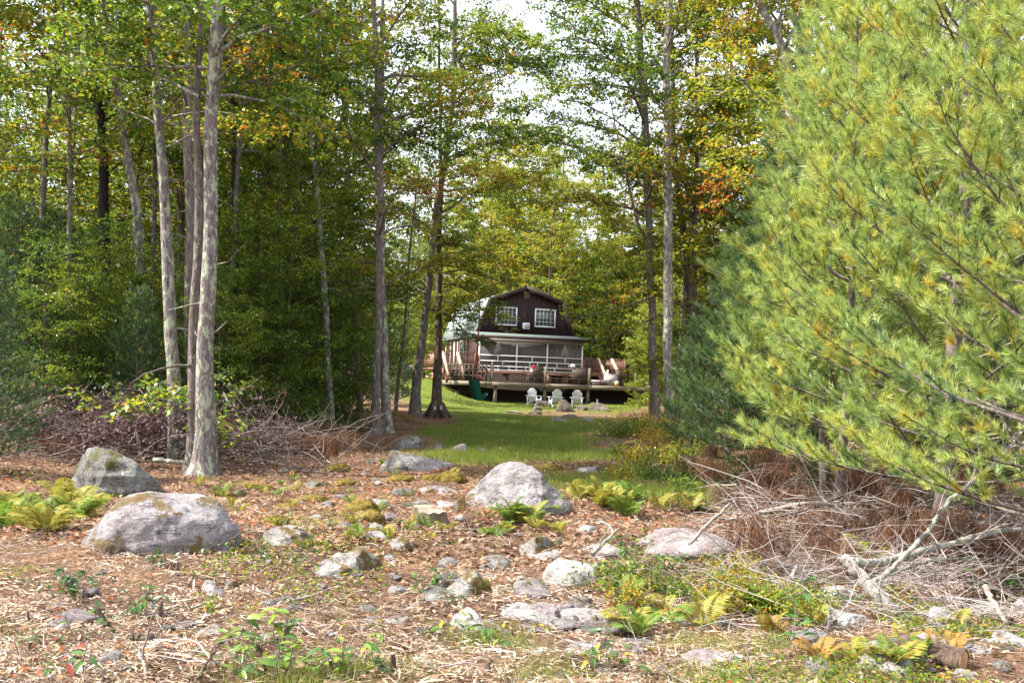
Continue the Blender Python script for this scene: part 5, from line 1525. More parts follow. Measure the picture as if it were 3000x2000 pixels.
strew(26, 0, 1000, 1640, 1960, (0.03, 0.09), 2)
strew(22, 1900, 2990, 1780, 1985, (0.035, 0.12), 3)
strew(24, 700, 1500, 1330, 1560, (0.05, 0.15), 4)
strew(14, 1200, 1900, 1850, 1990, (0.03, 0.08), 5)
strew(30, 1000, 1800, 1560, 1860, (0.10, 0.24), 6, True)
strew(20, 1900, 3000, 1760, 1980, (0.10, 0.26), 7, True)
strew(12, 60, 1000, 1660, 1960, (0.06, 0.16), 8, True)
strew(14, 800, 1500, 1380, 1560, (0.10, 0.22), 9, True)

# ------------------------------------------------------------------ moss cushions
for i, (x0, y0, x1, y1) in enumerate([(1000, 1455, 1110, 1500), (1045, 1485, 1125, 1530), (1275, 1375, 1365, 1412), (760, 1500, 845, 1535), (980, 1395, 1050, 1425), (870, 1440, 960, 1470), (620, 1430, 690, 1460),
                                      (800, 1465, 880, 1490), (1130, 1385, 1220, 1410), (1230, 1385, 1290, 1405), (940, 1350, 1020, 1380), (720, 1410, 800, 1436), (1560, 1352, 1650, 1375), (1190, 1500, 1250, 1540), (1395, 1690, 1440, 1740)]):
    b = ground((x0 + x1) / 2, y1); w = (x1 - x0) * b.y / F / 2; h = max(0.04, ((y1 - y0) * b.y / F - 2 * w * 0.7 * CAMZ / b.y))
    v, f = ICO[4]
    q = v * [w, w * 0.7, h * 0.9] * (1 + 0.16 * fbm(v * 2.2 + i, 3, i)[:, None] + 0.05 * fbm(v * 14, 2, i + 4)[:, None])
    o = MB().add(q, tris=f).build('moss_cushion', M['moss'], smooth=True, loc=(b.x, b.y + w * 0.6, b.z))
    tag(o, 'x', 'moss', 'moss cushions on the clearing floor')
    later('stones', o, 'olive-gold moss cushion', b)

# ------------------------------------------------------------------ ferns
def frond(seed, L=0.5, pairs=20):
    rng = np.random.default_rng(seed)
    s = np.linspace(0, 1, 12)
    out = np.stack([s * L * 0.62, 0.02 * np.sin(s * 3 + seed), L * (0.85 * s - 0.42 * s ** 2.4)], 1)
    mb = MB()
    mb.tube(out, np.linspace(0.0035, 0.001, 12), 3, tint=0.75)
    t = np.linspace(0.14, 0.985, pairs)
    P = sample(out, t); T = sample(out, np.minimum(1, t + 0.04)) - sample(out, t - 0.04)
    T /= np.linalg.norm(T, axis=1)[:, None]
    side = np.array([0, 1.0, 0])
    up = np.cross(T, side)
    ln = L * 0.26 * np.sin(np.clip((1 - t) * 1.15 + 0.12, 0, 1) * PI * 0.62) ** 1.1 + 0.008
    for sg in (-1, 1):
        d = T * 0.35 + side * sg + rng.normal(0, 0.05, T.shape); d[:, 2] -= 0.12
        mb.leaves(P, d, up, ln, np.full(pairs, L * 0.043), np.clip(0.45 + 0.25 * rng.random(pairs), 0, 1), fold=0.1)
    return mb
FR = {}
for tone, off in (('green', -0.12), ('gold', 0.24), ('bronze', 0.52)):
    FR[tone] = []
    for i in range(3):
        mb = frond(60 + i, pairs=18 + i)
        mb.a = [np.clip(a + off, 0, 1) for a in mb.a]
        FR[tone].append(mb.mesh('frond', M['fern']))
def fern(px, py, s, tone, n, rng, lab=None, h=None):
    g = ground(px, py)
    f = empty('fern', (g.x, g.y, g.z - 0.01), rng.uniform(0, 6.3), s)
    tag(f, lab or 'x', 'fern', 'ferns of the clearing')
    for k in range(n):
        o = link('frond', FR[tone][rng.integers(3)], f)
        o.rotation_euler = (rng.normal(0, .15), rng.normal(-0.15, 0.22), 2 * PI * k / n + rng.normal(0, 0.35))
        sc = rng.uniform(0.7, 1.1); o.scale = (sc, sc, sc)
    if lab is None:
        later('ferns', f, {'green': 'green', 'gold': 'yellow-green', 'bronze': 'bronzing'}[tone] + ' fern', g)
rf = np.random.default_rng(9)
def fern_patch(n, x0, x1, y0, y1, s, tones, p, nf=(4, 8)):
    for _ in range(n):
        fern(rf.uniform(x0, x1), rf.uniform(y0, y1), rf.uniform(*s), rf.choice(tones, p=p), int(rf.integers(*nf)), rf)
TN = ['green', 'gold', 'bronze']
fern_patch(16, -20, 250, 1470, 1560, (0.75, 1.15), TN, [.3, .65, .05], (6, 10))
fern_patch(9, 1690, 1840, 1450, 1520, (0.75, 1.15), TN, [.5, .5, 0], (6, 10))
fern_patch(5, 1430, 1610, 1500, 1530, (0.7, 0.95), TN, [.3, .7, 0], (5, 8))
fern_patch(8, 1400, 1660, 1510, 1600, (0.35, 0.6), TN, [.4, .6, 0])
fern_patch(12, 1820, 2100, 1430, 1500, (0.5, 0.9), TN, [.6, .4, 0])
fern_patch(18, 1800, 2400, 1730, 1860, (0.45, 0.8), TN, [.6, .33, .07], (4, 8))
fern_patch(6, 2400, 2640, 1880, 1960, (0.5, 0.8), TN, [.3, .6, .1])
fern_patch(5, 2430, 2540, 1660, 1700, (0.8, 1.1), TN, [.2, .8, 0], (4, 6))
fern_patch(14, 950, 1320, 1400, 1600, (0.3, 0.55), TN, [.5, .5, 0], (3, 6))
fern_patch(14, 520, 900, 1390, 1500, (0.35, 0.6), TN, [.5, .4, .1], (3, 6))
fern_patch(8, 2600, 2900, 1840, 1980, (0.4, 0.7), TN, [.2, .5, .3], (3, 6))
fern_patch(8, 1120, 1340, 1350, 1400, (0.4, 0.7), TN, [.8, .2, 0], (3, 6))

# ------------------------------------------------------------------ laurel sprigs and low bushes
def leaf_mesh(tint, L=0.075, W=0.03):
    s = np.array([0, .2, .45, .7, 1.0]); w = np.array([0.05, .75, 1, .7, 0.02]) * W / 2
    v = []
    for a, b in zip(s, w):
        z = -0.25 * L * a * a
        v += [(a * L, -b, z + b * 0.35), (a * L, 0, z), (a * L, b, z + b * 0.35)]
    q = []
    for i in range(4):
        for j in range(2):
            q.append([i * 3 + j, i * 3 + 3 + j, i * 3 + 4 + j, i * 3 + 1 + j])
    return MB().add(v, q, tint=tint).mesh('leaf', M['laurel'])
LV = {t: leaf_mesh(t) for t in (0.05, 0.3, 0.5, 0.62, 0.78, 0.9, 1.0)}
STEMS = []
for i in range(4):
    rng = np.random.default_rng(400 + i)
    pts = [curve((0, 0, -0.02), (rng.normal(0, .5), rng.normal(0, .5), 1), 0.26, 4, rng, 0.15) for _ in range(3)]
    mb = MB()
    for p in pts: mb.tube(p, np.linspace(0.005, 0.002, 5), 4, tint=0.4)
    STEMS.append((mb.mesh('stem', M['twig']), pts))
def sprig(px, py, s, tints, n, rng, name='laurel_sprig', word='laurel sprig', tone='green'):
    g = ground(px, py)
    e = empty(name, g, rng.uniform(0, 6.3), s); tag(e, 'x', 'seedling', 'leafy sprigs of the clearing')
    me, pts = STEMS[rng.integers(4)]
    link('stem', me, e)
    for k in range(n):
        p = pts[k % 3]
        c = sample(p, np.array([rng.uniform(0.35, 1.0)]))[0]
        o = link('leaf', LV[float(rng.choice(tints))], e, c)
        sc = rng.uniform(0.85, 1.5); o.scale = (sc, sc, sc)
        o.rotation_euler = (rng.normal(0, 0.3), rng.uniform(-0.6, 0.5), rng.uniform(0, 6.3))
    later('sprigs', e, f'{tone} {word}', g)
rl = np.random.default_rng(21)
def sprigs(n, x0, x1, y0, y1, s, tints, m, tone):
    for _ in range(n):
        sprig(rl.uniform(x0, x1), rl.uniform(y0, y1), rl.uniform(*s), tints, int(rl.integers(*m)), rl, tone=tone)
sprigs(5, 70, 250, 1715, 1760, (0.8, 1.1), [0.05, 0.05, 0.3], (14, 20), 'dark glossy')
sprigs(4, 320, 430, 1800, 1850, (0.7, 1.0), [0.3, 0.5], (12, 17), 'bright green')
sprigs(11, 660, 1010, 1860, 2000, (0.8, 1.35), [0.3, 0.5, 0.62, 0.78], (10, 16), 'yellow-green')
sprigs(5, 740, 880, 1610, 1660, (0.6, 0.9), [0.05, 0.3], (12, 16), 'dark glossy')
sprigs(5, 330, 560, 1590, 1700, (0.6, 0.9), [0.05, 0.3], (10, 15), 'dark glossy')
sprigs(9, 1050, 1600, 1850, 2000, (0.6, 1.0), [0.3, 0.5, 0.78, 0.9], (8, 13), 'yellow-green')
sprigs(7, 1050, 1400, 1680, 1800, (0.5, 0.8), [0.05, 0.3, 0.78], (8, 12), 'mixed green')
sprigs(6, 2300, 2460, 1760, 1900, (0.8, 1.2), [0.3, 0.5], (9, 14), 'bright green')
sprigs(9, 2840, 3000, 1660, 1850, (0.9, 1.4), [0.3, 0.3, 0.5], (14, 20), 'bright green')
sprigs(6, 0, 300, 1880, 2000, (0.6, 1.0), [0.3, 0.5, 1.0], (8, 13), 'mixed green')
sprigs(8, 1750, 2000, 1590, 1700, (0.8, 1.2), [0.3, 0.5, 0.78], (12, 18), 'bright green')
sprigs(6, 1700, 1900, 1910, 1990, (0.6, 0.9), [0.3, 0.5, 0.9], (8, 12), 'mixed green')

BUSH = {}
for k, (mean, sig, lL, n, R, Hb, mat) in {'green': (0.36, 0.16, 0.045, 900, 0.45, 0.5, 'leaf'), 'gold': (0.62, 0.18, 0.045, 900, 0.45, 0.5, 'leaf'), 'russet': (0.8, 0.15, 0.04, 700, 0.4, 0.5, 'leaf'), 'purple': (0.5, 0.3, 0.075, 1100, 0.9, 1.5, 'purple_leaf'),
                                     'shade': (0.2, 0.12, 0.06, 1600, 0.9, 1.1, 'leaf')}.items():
    rng = np.random.default_rng(len(k) + 50)
    wood, leaf = MB(), MB()
    P = []
    for i in range(16):
        c = curve((0, 0, -0.03), (rng.normal(0, .8), rng.normal(0, .8), 1), Hb * rng.uniform(.6, 1.2), 5, rng, 0.22)
        wood.tube(c, np.linspace(0.007, 0.002, 6) * (1.6 if k == 'purple' else 1), 4, tint=0.2 if k != 'purple' else 0.05)
        m = n // 16
        P.append(sample(c, 0.2 + 0.8 * rng.random(m)) + rng.normal(0, 0.09 * Hb / 0.5 * 0.8, (m, 3)))
    P = np.concatenate(P); P[:, 2] = np.abs(P[:, 2])
    D = rng.normal(0, 1, P.shape); D[:, 2] -= 0.3; Nn = rng.normal(0, 0.5, P.shape); Nn[:, 2] += 1
    leaf.leaves(P, D, Nn, lL * rng.uniform(.7, 1.3, len(P)), lL * 0.6, np.clip(rng.normal(mean, sig, len(P)), 0, 1))
    BUSH[k] = (wood.mesh('stem', M['twig']), leaf.mesh('foliage', M[mat]))
BW = {'green': 'low green bush', 'gold': 'low golden-green bush', 'russet': 'low russet bush', 'purple': 'withered purplish bush', 'shade': 'shaded dark green bush'}
def bush(k, px, py, s, rng, d=None):
    g = ground(px, py) if d is None else on_ground(px, d)
    b = empty('low_bush', g, rng.uniform(0, 6.3), s); tag(b, 'x', 'bush', 'bushes along the clearing')
    link('stem', BUSH[k][0], b); link('foliage', BUSH[k][1], b)
    later('bushes', b, BW[k], g)
rb = np.random.default_rng(31)
for _ in range(13): bush(rb.choice(['green', 'gold', 'russet'], p=[.55, .3, .15]), rb.uniform(1780, 2380), rb.uniform(1690, 1840), rb.uniform(.5, .85), rb)
for _ in range(9): bush(rb.choice(['green', 'gold', 'russet'], p=[.5, .3, .2]), rb.uniform(1800, 2060), rb.uniform(1330, 1420), rb.uniform(.9, 1.5), rb)
for _ in range(12): bush(rb.choice(['gold', 'russet', 'green']), 0, 0, rb.uniform(1.0, 1.7), rb) if False else bush(rb.choice(['gold', 'russet', 'green']), rb.uniform(1800, 1990), 0, rb.uniform(1.3, 2.1), rb, d=rb.uniform(24, 46))
for _ in range(9): bush('purple', rb.uniform(90, 560), 0, rb.uniform(.8, 1.25), rb, d=rb.uniform(18.5, 22.5))
for _ in range(4): bush('purple', rb.uniform(620, 800), 0, rb.uniform(.6, .9), rb, d=rb.uniform(20, 25))
for _ in range(20): bush('shade', rb.uniform(-60, 1050), 0, rb.uniform(.9, 1.9), rb, d=rb.uniform(23, 44))
for _ in range(8): bush(rb.choice(['shade', 'green']), rb.uniform(2000, 2950), 0, rb.uniform(.7, 1.1), rb, d=rb.uniform(14, 20))
for _ in range(6): bush('russet', rb.uniform(1090, 1200), 0, rb.uniform(.5, 1.0), rb, d=rb.uniform(36, 48))
for _ in range(8): bush(rb.choice(['green', 'shade', 'gold']), rb.uniform(1650, 1900), 0, rb.uniform(1.6, 2.6), rb, d=rb.uniform(72, 86))

# ------------------------------------------------------------------ fallen branches and brush
def limb_px(label, pix, w0, w1, mat='branch_lichen', name='fallen_branch', group='fallen branches', forks=0, seed=0, sides=9, cut=True):
    rng = np.random.default_rng(seed + 3)
    q = np.array([list(at(px, py, d)) for px, py, d in pix])
    base = q[0].copy()
    k = len(q) * 5
    P = sample(q - base, np.linspace(0, 1, k))
    for _ in range(2): P[1:-1] = (P[:-2] + 2 * P[1:-1] + P[2:]) / 4
    P[1:-1] += rng.normal(0, 0.006, (k - 2, 3))
    d0 = pix[0][2]
    o = empty(name, base); tag(o, label, 'branch', group)
    mb = MB().tube(P, np.linspace(w0, w1, k) / 2 * d0 / F, sides, rough=0.10, seed=seed, cap=True)
    mb.build('stem', M[mat], o, smooth=True)
    if forks:
        fb = MB()
        for _ in range(forks):
            t = rng.uniform(.3, .97); c = sample(P, np.array([t]))[0]
            dd = sample(P, np.array([min(1, t + .05)]))[0] - sample(P, np.array([t - .05]))[0]; dd /= np.linalg.norm(dd)
            L = rng.uniform(.25, .8)
            cc = curve(c, dd + rng.normal(0, .6, 3), L, 5, rng, .2)
            fb.tube(cc, np.linspace(0.008, 0.002, 6), 4, tint=rng.uniform(.5, 1))
            for _ in range(2):
                c2 = sample(cc, np.array([rng.uniform(.3, .9)]))[0]
                fb.tube(curve(c2, cc[-1] - cc[0] + rng.normal(0, .3, 3), L * .5, 4, rng, .2), np.linspace(0.004, 0.0015, 5), 3, tint=rng.uniform(.5, 1))
        tag(fb.build('twigs', M['twig'], o), kind='stuff')
    return o
limb_px('thick lichen-covered limb propped up from the stony front, forking at its raised end', [(2625, 1800, 8.0), (2570, 1740, 8.1), (2525, 1690, 8.2), (2490, 1650, 8.25), (2468, 1632, 8.3)], 44, 34, seed=1)
limb_px('long pale lichen-covered branch sweeping from the raised fork towards the pines', [(2480, 1640, 8.25), (2530, 1648, 8.3), (2610, 1640, 8.5), (2700, 1612, 8.7), (2810, 1588, 9.0), (2900, 1556, 9.2), (3010, 1548, 9.4)], 26, 18, forks=9, seed=2)
limb_px('steep lichen-covered branch rising from the forked limb up past the near pine', [(2545, 1716, 8.15), (2600, 1680, 8.3), (2660, 1620, 8.5), (2720, 1555, 8.8), (2765, 1480, 9.0), (2860, 1400, 9.3), (2920, 1350, 9.5), (2960, 1310, 9.6), (3010, 1240, 9.7)], 16, 10, forks=14, seed=3)
limb_px('thin pale branch curving below the long lichen branch', [(2500, 1672, 8.2), (2570, 1690, 8.3), (2650, 1665, 8.6), (2740, 1640, 8.8), (2840, 1630, 9.0)], 13, 7, forks=7, seed=4)
limb_px('barkless pale pole lying along the front edge', [(2205, 1942, 6.6), (2290, 1968, 6.45), (2400, 1982, 6.4), (2500, 1986, 6.4), (2590, 1985, 6.45)], 16, 9, 'branch_pale', seed=5)
limb_px('straight pale stick leaning over the pinkish slab', [(2020, 1592, 9.6), (2075, 1535, 9.9), (2138, 1475, 10.3)], 11, 8, 'branch_pale', seed=6)
limb_px('grey forked stick leaning behind the white round boulder', [(1730, 1628, 8.9), (1768, 1590, 9.2), (1812, 1548, 9.5)], 12, 6, 'branch_pale', seed=7, forks=3)
limb_px('weathered branch arching over the top of the brush pile', [(2180, 1520, 11.5), (2260, 1492, 11.3), (2370, 1470, 11.2), (2440, 1478, 11.2), (2480, 1505, 11.1), (2510, 1538, 11.0), (2560, 1538, 11.2)], 13, 7, 'branch_pale', seed=8, forks=10)
limb_px('dark slender pole sloping up through the brush pile into the pines', [(2330, 1505, 11.8), (2440, 1465, 12.0), (2580, 1400, 12.3), (2700, 1352, 12.5)], 9, 6, 'bark_dark', seed=9)
limb_px('leaning grey pole in the woods right of the double tree', [(775, 1335, 19), (730, 1270, 19.3), (672, 1185, 19.8), (655, 1150, 20)], 9, 6, 'bark_lichen', seed=10)
limb_px('lichened log end lying at the foot of the lone lichen trunk', [(450, 1345, 17.6), (505, 1352, 17.5), (545, 1353, 17.5)], 13, 13, 'branch_lichen', seed=11)
limb_px('brown arched branch over the left brush heap', [(215, 1290, 18.5), (250, 1225, 18.6), (320, 1212, 18.7), (385, 1209, 19)], 7, 4, 'bark_brown', seed=12, forks=4)
limb_px('long bent branch lying across the front of the rounded boulder', [(560, 1610, 9.0), (640, 1590, 9.0), (690, 1570, 9.1), (716, 1550, 9.2)], 8, 4, 'branch_pale', seed=13)
limb_px('white weathered stick standing out of the laurel at the pile edge', [(2885, 1715, 7.9), (2915, 1770, 7.7), (2950, 1825, 7.5)], 16, 12, 'branch_pale', seed=14)
limb_px('curved bare root rising from the chips in the front corner', [(570, 2010, 5.3), (590, 1965, 5.4), (615, 1925, 5.5), (640, 1885, 5.6)], 12, 7, 'bark_brown', seed=15, forks=2)
limb_px('forked bare sapling stub, pale, at the front of the chips', [(430, 1985, 5.4), (418, 1935, 5.5), (410, 1905, 5.6)], 11, 7, 'branch_pale', seed=16, forks=1)
limb_px('short dark stub standing in the chips before the laurel', [(228, 1935, 6.0), (232, 1895, 6.0)], 13, 10, 'bark_brown', seed=17)
limb_px('short leaning brown stub near the bright laurel', [(490, 1815, 7.4), (470, 1780, 7.4), (458, 1752, 7.45)], 17, 12, 'bark_brown', seed=18)
limb_px('thick broken brown stub with a pale top, at the front', [(505, 1940, 5.8), (480, 1905, 5.85), (462, 1895, 5.9)], 34, 24, 'bark_brown', seed=19)
limb_px('dark weathered log hollowed below, among the front chips', [(385, 1868, 6.4), (420, 1872, 6.4), (455, 1872, 6.45), (500, 1876, 6.5)], 34, 24, 'bark_brown', seed=20)

STUB = []
for i in range(4):
    rng = np.random.default_rng(700 + i)
    c = curve((0, 0, -0.03), (rng.normal(0, .55), rng.normal(0, .55), 1), 0.13 + 0.03 * i, 4, rng, 0.2)
    a = MB().tube(c, np.linspace(0.016 + 0.008 * i, 0.013, 5), 8, rough=0.3, seed=i).mesh('stem', M['bark_brown'], True)
    e = c[-1]; dn = (c[-1] - c[-2]) / np.linalg.norm(c[-1] - c[-2])
    b = MB().tube([e - dn * .004, e + dn * .002], [0.0128, 0.0125], 8, cap=True).mesh('cut_top', M['branch_pale'])
    STUB.append((a, b))
ru = np.random.default_rng(71)
for _ in range(16):
    g = ground(ru.uniform(0, 1850), 1620 + 370 * ru.random())
    sc = ru.uniform(.35, 1.0)
    e = empty('sapling_stub', g, ru.uniform(0, 6.3), sc); tag(e, 'x', 'stub', 'cut sapling stubs in the chips')
    a, b = STUB[ru.integers(4)]
    link('stem', a, e); link('cut_top', b, e)
    later('sprigs', e, ('short' if sc < .85 else 'tall') + ' brown cut sapling stub', g)

def brush_pile(name, label, n, x0, x1, d0, d1, hmax, tint, seed, L=(0.6, 1.8), flat=0.25, r=0.006, below=0.0, bx=0.0):
    rng = np.random.default_rng(seed)
    mb = MB()
    for _ in range(n):
        d = rng.uniform(d0, d1); px = rng.uniform(x0, x1)
        g = on_ground(px, d)
        hx = hmax * max(0.1, 1 - abs((d - (d0 + d1) / 2) / (d1 - d0) * 2) ** 1.5)
        p = np.array([g.x, g.y, g.z + hx * rng.random() ** 1.1])
        az = rng.uniform(0, 2 * PI)
        dd = np.array([math.cos(az) + bx, math.sin(az) * 0.7, rng.normal(0.08, flat)])
        ln = rng.uniform(*L)
        c = curve(p, dd, ln, 6, rng, 0.16, -0.02)
        c[:, 2] = np.maximum(c[:, 2], g.z - 0.02)
        tn = np.clip(rng.normal(tint, 0.2), 0, 1); rr_ = r * rng.uniform(.5, 1.7)
        mb.tube(c, np.linspace(rr_, rr_ * .3, 7), 4, tint=tn)
        for _k in range(rng.integers(1, 4)):
            t = rng.uniform(.2, .9); q = sample(c, np.array([t]))[0]
            c2 = curve(q, (c[-1] - c[0]) / ln + rng.normal(0, .5, 3), ln * rng.uniform(.2, .5), 4, rng, .2)
            mb.tube(c2, np.linspace(rr_ * .5, rr_ * .2, 5), 3, tint=tn)
    o = mb.build(name, M['twig'])
    tag(o, label, kind='stuff')
    return o
brush_pile('brush_pile', 'tangle of grey bare branches heaped below the pines', 800, 2120, 3200, 9.2, 13.5, 0.65, 0.62, 1, L=(0.35, 1.05), r=0.005)
brush_pile('brush_twigs', 'fine pale twigs over the stony front of the brush heap', 300, 2300, 3100, 7.2, 10.2, 0.4, 0.75, 2, L=(0.35, 1.1), r=0.004)
brush_pile('brush_branches', 'brown branches heaped under the woods edge', 620, -150, 980, 17.5, 24.0, 0.75, 0.32, 3, L=(0.7, 2.4), r=0.009)
brush_pile('brush_sticks', 'sticks and twigs lying round the laurel and ferns', 120, 1800, 2500, 7.2, 10, 0.12, 0.55, 4, L=(0.3, 1.1), r=0.004, flat=0.1)

brush_pile('floor_twigs', 'thin sticks lying about among the chips', 420, -100, 2300, 5.0, 13.0, 0.03, 0.6, 5, L=(0.12, 0.55), r=0.0035, flat=0.05)

# hanging dead boughs with rusty needles
DEAD = []
for i in range(3):
    rng = np.random.default_rng(600 + i)
    wood, need = MB(), MB()
    c = curve((0, 0, 0), (0.9, 0, 0.35), 0.7, 6, rng, 0.1, -0.06)
    wood.tube(c, np.linspace(0.012, 0.003, 7), 5, tint=0.15)
    n = 1500
    t = 0.15 + 0.85 * rng.random(n)
    strand = rng.integers(0, 16, n)
    so = rng.normal(0, 0.11, (16, 3)); st_ = rng.random(16)
    P = sample(c, np.clip(st_[strand] * .85 + .15 + rng.normal(0, .02, n), 0, 1)) + so[strand] * [1, 1, .3]
    hang = rng.random(n) * 0.30
    P[:, 2] -= hang
    P[:, :2] += rng.normal(0, 0.035, (n, 2)) * (1 - hang[:, None] * 2)
    D = rng.normal(0, 0.28, (n, 3)); D[:, 2] -= 1
    need.needles(P, D, rng.uniform(.08, .15, n), 0.006, np.clip(rng.normal(.5, .16, n) + (st_[strand] - .5) * .4, 0, 1))
    DEAD.append((wood.mesh('stem', M['twig']), need.mesh('needles', M['dead_needle'])))
rd = np.random.default_rng(61)
def dead_bough(px, d, h, s):
    g = on_ground(px, d)
    e = empty('dead_bough', (g.x, g.y, g.z + h), rd.uniform(0, 6.3), s); tag(e, 'x', 'bough', 'rusty dead pine boughs')
    w, n = DEAD[rd.integers(3)]
    link('stem', w, e); link('needles', n, e)
    later('boughs', e, 'rusty dead pine bough', g)
for _ in range(20): dead_bough(rd.uniform(2230, 3050), rd.uniform(9.2, 11.2), rd.uniform(.22, .6), rd.uniform(.6, 1.0))
for _ in range(30): dead_bough(rd.uniform(2060, 3050), rd.uniform(12.5, 16.5), rd.uniform(.2, .75), rd.uniform(.6, 1.1))
for _ in range(16): dead_bough(rd.uniform(640, 1000), rd.uniform(20, 25), rd.uniform(.25, .6), rd.uniform(1.0, 1.5))
for _ in range(6): dead_bough(rd.uniform(20, 420), rd.uniform(18.5, 20.5), rd.uniform(.2, .5), rd.uniform(.9, 1.3))

# ------------------------------------------------------------------ litter, chips, grass
def wedge(n, d0, d1, rng, p=1.0, margin=1.1):
    """points of the ground inside the camera's wedge, denser near"""
    d = d0 * (d1 / d0) ** (rng.random(n) ** p)
    x = (rng.random(n) * 2 - 1) * 0.515 * margin * d
    return x, d
def flat_bits(name, label, n, d0, d1, Lr, Wr, tints, mat, seed, tilt=0.25, keep=None, lift=0.006, curl=0.0, p=1.0):
    rng = np.random.default_rng(seed)
    x, y = wedge(n, d0, d1, rng, p)
    if keep is not None:
        k = keep(x, y, rng); x, y = x[k], y[k]
    n = len(x)
    pt = np.stack([x, y, gz_arr(x, y) + 0.030 * fbm(np.stack([x, y, x * 0], 1) * 3.5, 4, 5) * ss(30, 12, y) + lift + 0.02 * rng.random(n)], 1)
    az = rng.normal(0, 0.9, n) + (rng.random(n) < .5) * PI
    d = np.stack([np.cos(az), np.sin(az), rng.normal(0, tilt, n)], 1)
    nn = rng.normal(0, tilt, (n, 3)); nn[:, 2] += 1
    L = Lr[0] + (Lr[1] - Lr[0]) * rng.random(n) ** 2.5
    W = Wr[0] + (Wr[1] - Wr[0]) * rng.random(n) ** 2
    clump = fbm(pt * 0.8, 4, 31)
    t = np.clip(np.interp(rng.random(n), np.linspace(0, 1, len(tints)), tints) + 0.26 * clump, 0, 1)
    mb = MB(); mb.leaves(pt - d * (L * .5)[:, None], d, nn, L, W, t, fold=curl)
    tag(mb.build(name, M[mat]), label, kind='stuff')
not_lawn = lambda x, y, rng: lawn_mask(x, y) < rng.random(len(x)) * 0.8
flat_bits('wood_chips', 'shredded wood chips and splinters covering the clearing', 120000, 4.2, 17, (0.018, 0.09), (0.005, 0.018), [0.0, 0.25, 0.4, 0.5, 0.6, 0.75, 0.95], 'chip', 1, 0.4, keep=lambda x, y, rng: 0.9 * fbm(np.stack([x, y * 0.8, x * 0], 1) * 0.9, 4, 52) + 0.55 > rng.random(len(x)) * 0.9)
flat_bits('wood_splinters', 'long pale splinters among the chips', 1600, 4.3, 11, (0.08, 0.30), (0.008, 0.03), [0.4, 0.6, 0.75, 0.95], 'chip', 2, 0.14, lift=0.014)
flat_bits('leaf_litter', 'brown fallen leaves over the woodland floor', 36000, 9, 48, (0.05, 0.11), (0.03, 0.07), [0, 0.35, 0.6, 0.8, 1], 'dry_leaf', 3, 0.35, keep=not_lawn, curl=0.3)
flat_bits('fallen_leaves', 'scattered fallen leaves, a few red, on the chips and lawn', 2600, 4.5, 40, (0.04, 0.07), (0.03, 0.05), [0.4, 0.7, 0.9, 1], 'dry_leaf', 4, 0.4, curl=0.3, lift=0.02)

def blades(name, label, n, pick, Lr, w, tints, seed):
    rng = np.random.default_rng(seed)
    x, y = pick(rng, n)
    n = len(x)
    pt = np.stack([x, y, gz_arr(x, y) - 0.01], 1)
    d = rng.normal(0, 0.38, (n, 3)); d[:, 2] = 1
    t = np.clip(np.interp(rng.random(n), np.linspace(0, 1, len(tints)), tints) + 0.22 * fbm(pt * 0.5, 3, seed), 0, 1)
    L = rng.uniform(*Lr, n)
    mb = MB(); mb.needles(pt, d, L, w, t)
    tag(mb.build(name, M['grass']), label, kind='stuff')
def lawn_pick(rng, n):
    y = 19 * (75 / 19) ** (rng.random(n)); x = rng.uniform(-9, 9, n) * np.clip(y / 45, .45, 1.3)
    k = (lawn_mask(x, y) > rng.random(n)) & (np.abs(x) < 0.56 * y)
    return x[k], y[k]
blades('lawn_grass', 'mown green lawn grass up to the cottage', 150000, lawn_pick, (0.05, 0.12), 0.016, [0.1, 0.4, 0.6, 0.75, 1.0], 1)
def straw():
    rng = np.random.default_rng(97)
    x, y = wedge(60000, 4.2, 18, rng)
    k = fbm(np.stack([x, y, x * 0], 1) * 0.8, 3, 61) > -0.35 + 0.5 * rng.random(len(x)) - 0.2
    x, y = x[k], y[k]; n = len(x)
    P = np.stack([x, y, gz_arr(x, y) + 0.030 * fbm(np.stack([x, y, x * 0], 1) * 3.5, 4, 5) * ss(30, 12, y) + 0.008 + 0.03 * rng.random(n)], 1)
    D = rng.normal(0, 1, (n, 3)); D[:, 2] *= 0.22
    mb = MB(); mb.needles(P, D, rng.uniform(.04, .13, n), 0.004, np.clip(rng.normal(.55, .25, n), 0, 1))
    tag(mb.build('pine_straw', M['chip']), 'brown and straw-coloured needles matted over the clearing', kind='stuff')
straw()
def tuft_pick(cs, r):
    def f(rng, n):
        out = []
        for px, py in cs:
            g = ground(px, py)
            out.append(np.stack([g.x + rng.normal(0, r, n // len(cs)), g.y + rng.normal(0, r * 1.2, n // len(cs))], 1))
        o = np.concatenate(out); return o[:, 0], o[:, 1]
    return f
blades('grass_tufts', 'thin green and straw grass tufts at the front', 9000, tuft_pick([(1430, 1880), (1480, 1900), (1000, 1960), (1600, 1980), (2050, 1990), (2300, 1990), (2480, 1960), (900, 1990), (2050, 1900), (2250, 1900), (760, 1980), (1200, 1985)], 0.16), (0.04, 0.13), 0.004, [0.3, 0.6, 0.9, 1], 2)
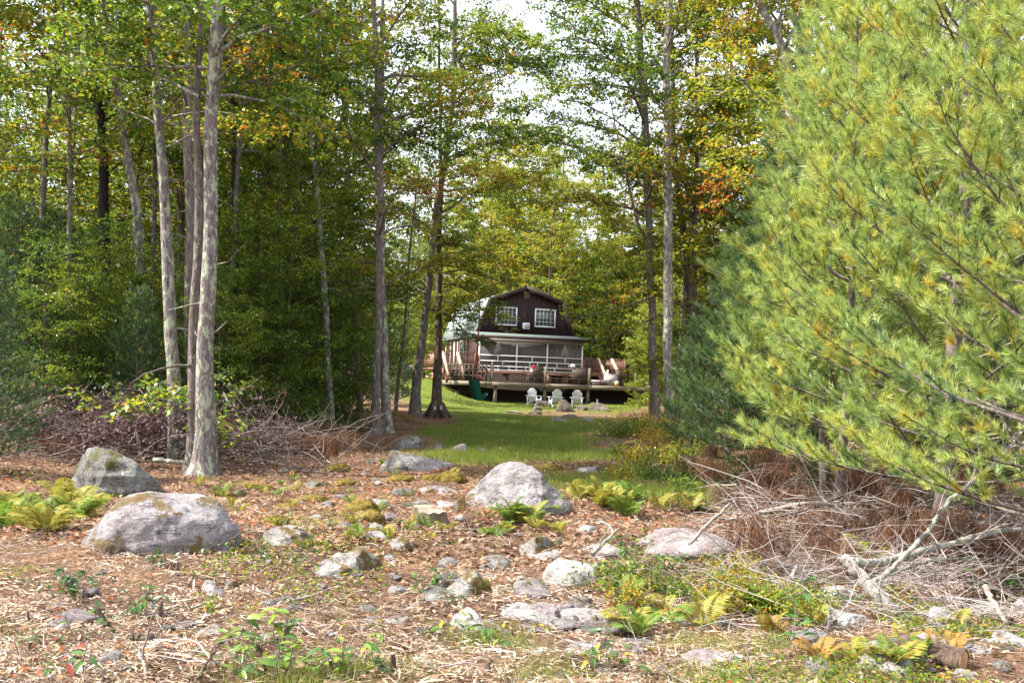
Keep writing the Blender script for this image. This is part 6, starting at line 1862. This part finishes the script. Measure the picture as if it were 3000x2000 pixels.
blades('edge_grass', 'rough grass between the lawn and the moss', 26000, tuft_pick([(1500, 1335), (1600, 1340), (1700, 1330), (1780, 1345), (1420, 1345), (1340, 1335), (1700, 1420), (1860, 1440), (1930, 1450), (1760, 1400)], 0.55), (0.06, 0.2), 0.009, [0.2, 0.5, 0.7, 1], 3)

# ground seedlings, uncountable
def ground_cover():
    rng = np.random.default_rng(88)
    x, y = wedge(15000, 4.6, 30, rng)
    c = fbm(np.stack([x, y, x * 0], 1) * 0.55, 3, 15)
    near = np.where(y < 6.2, 0.15, 0.0)
    k = c + near > 0.62; x, y = x[k], y[k]; n = len(x)
    m = 5
    P = np.repeat(np.stack([x, y, gz_arr(x, y)], 1), m, 0) + rng.normal(0, 0.03, (n * m, 3)) + [0, 0, 0.05]
    D = rng.normal(0, 1, P.shape); D[:, 2] *= .4; Nn = rng.normal(0, .4, P.shape); Nn[:, 2] += 1
    t = np.clip(rng.normal(.45, .22, n * m), 0, 1)
    mb = MB(); L = rng.uniform(.02, .05, n * m)
    mb.leaves(P, D, Nn, L, L * .55, t)
    tag(mb.build('ground_cover', M['leaf']), 'small leafy seedlings sprinkled over the clearing', kind='stuff')
ground_cover()

TREES_M = ['the double grey trunk', 'the lone lichen trunk', 'the burl trunk', 'the black trunk', 'the slender pale tree', 'the twin trunks', 'the swing tree', 'the brown cottage',
           'the tall lawn-edge trunk', 'the forked trunk', 'the shaded blue-green pine']
FLOOR_M = ['the big rounded boulder', 'the dark spotted boulder', 'the pale peaked boulder', 'the mossy slab boulder', 'the pinkish slab', 'the white round boulder', 'the sawn stump',
           'the lichen-covered limb', 'the front edge of chips', 'the dark laurel patch', 'the fern thicket', 'the sawn log', 'the brush pile']
settle_labels('forest', TREES_M)
settle_labels('pines', TREES_M)
settle_labels('stones', FLOOR_M)
settle_labels('ferns', FLOOR_M)
settle_labels('sprigs', FLOOR_M)
settle_labels('bushes', FLOOR_M + TREES_M)
settle_labels('boughs', FLOOR_M + TREES_M)
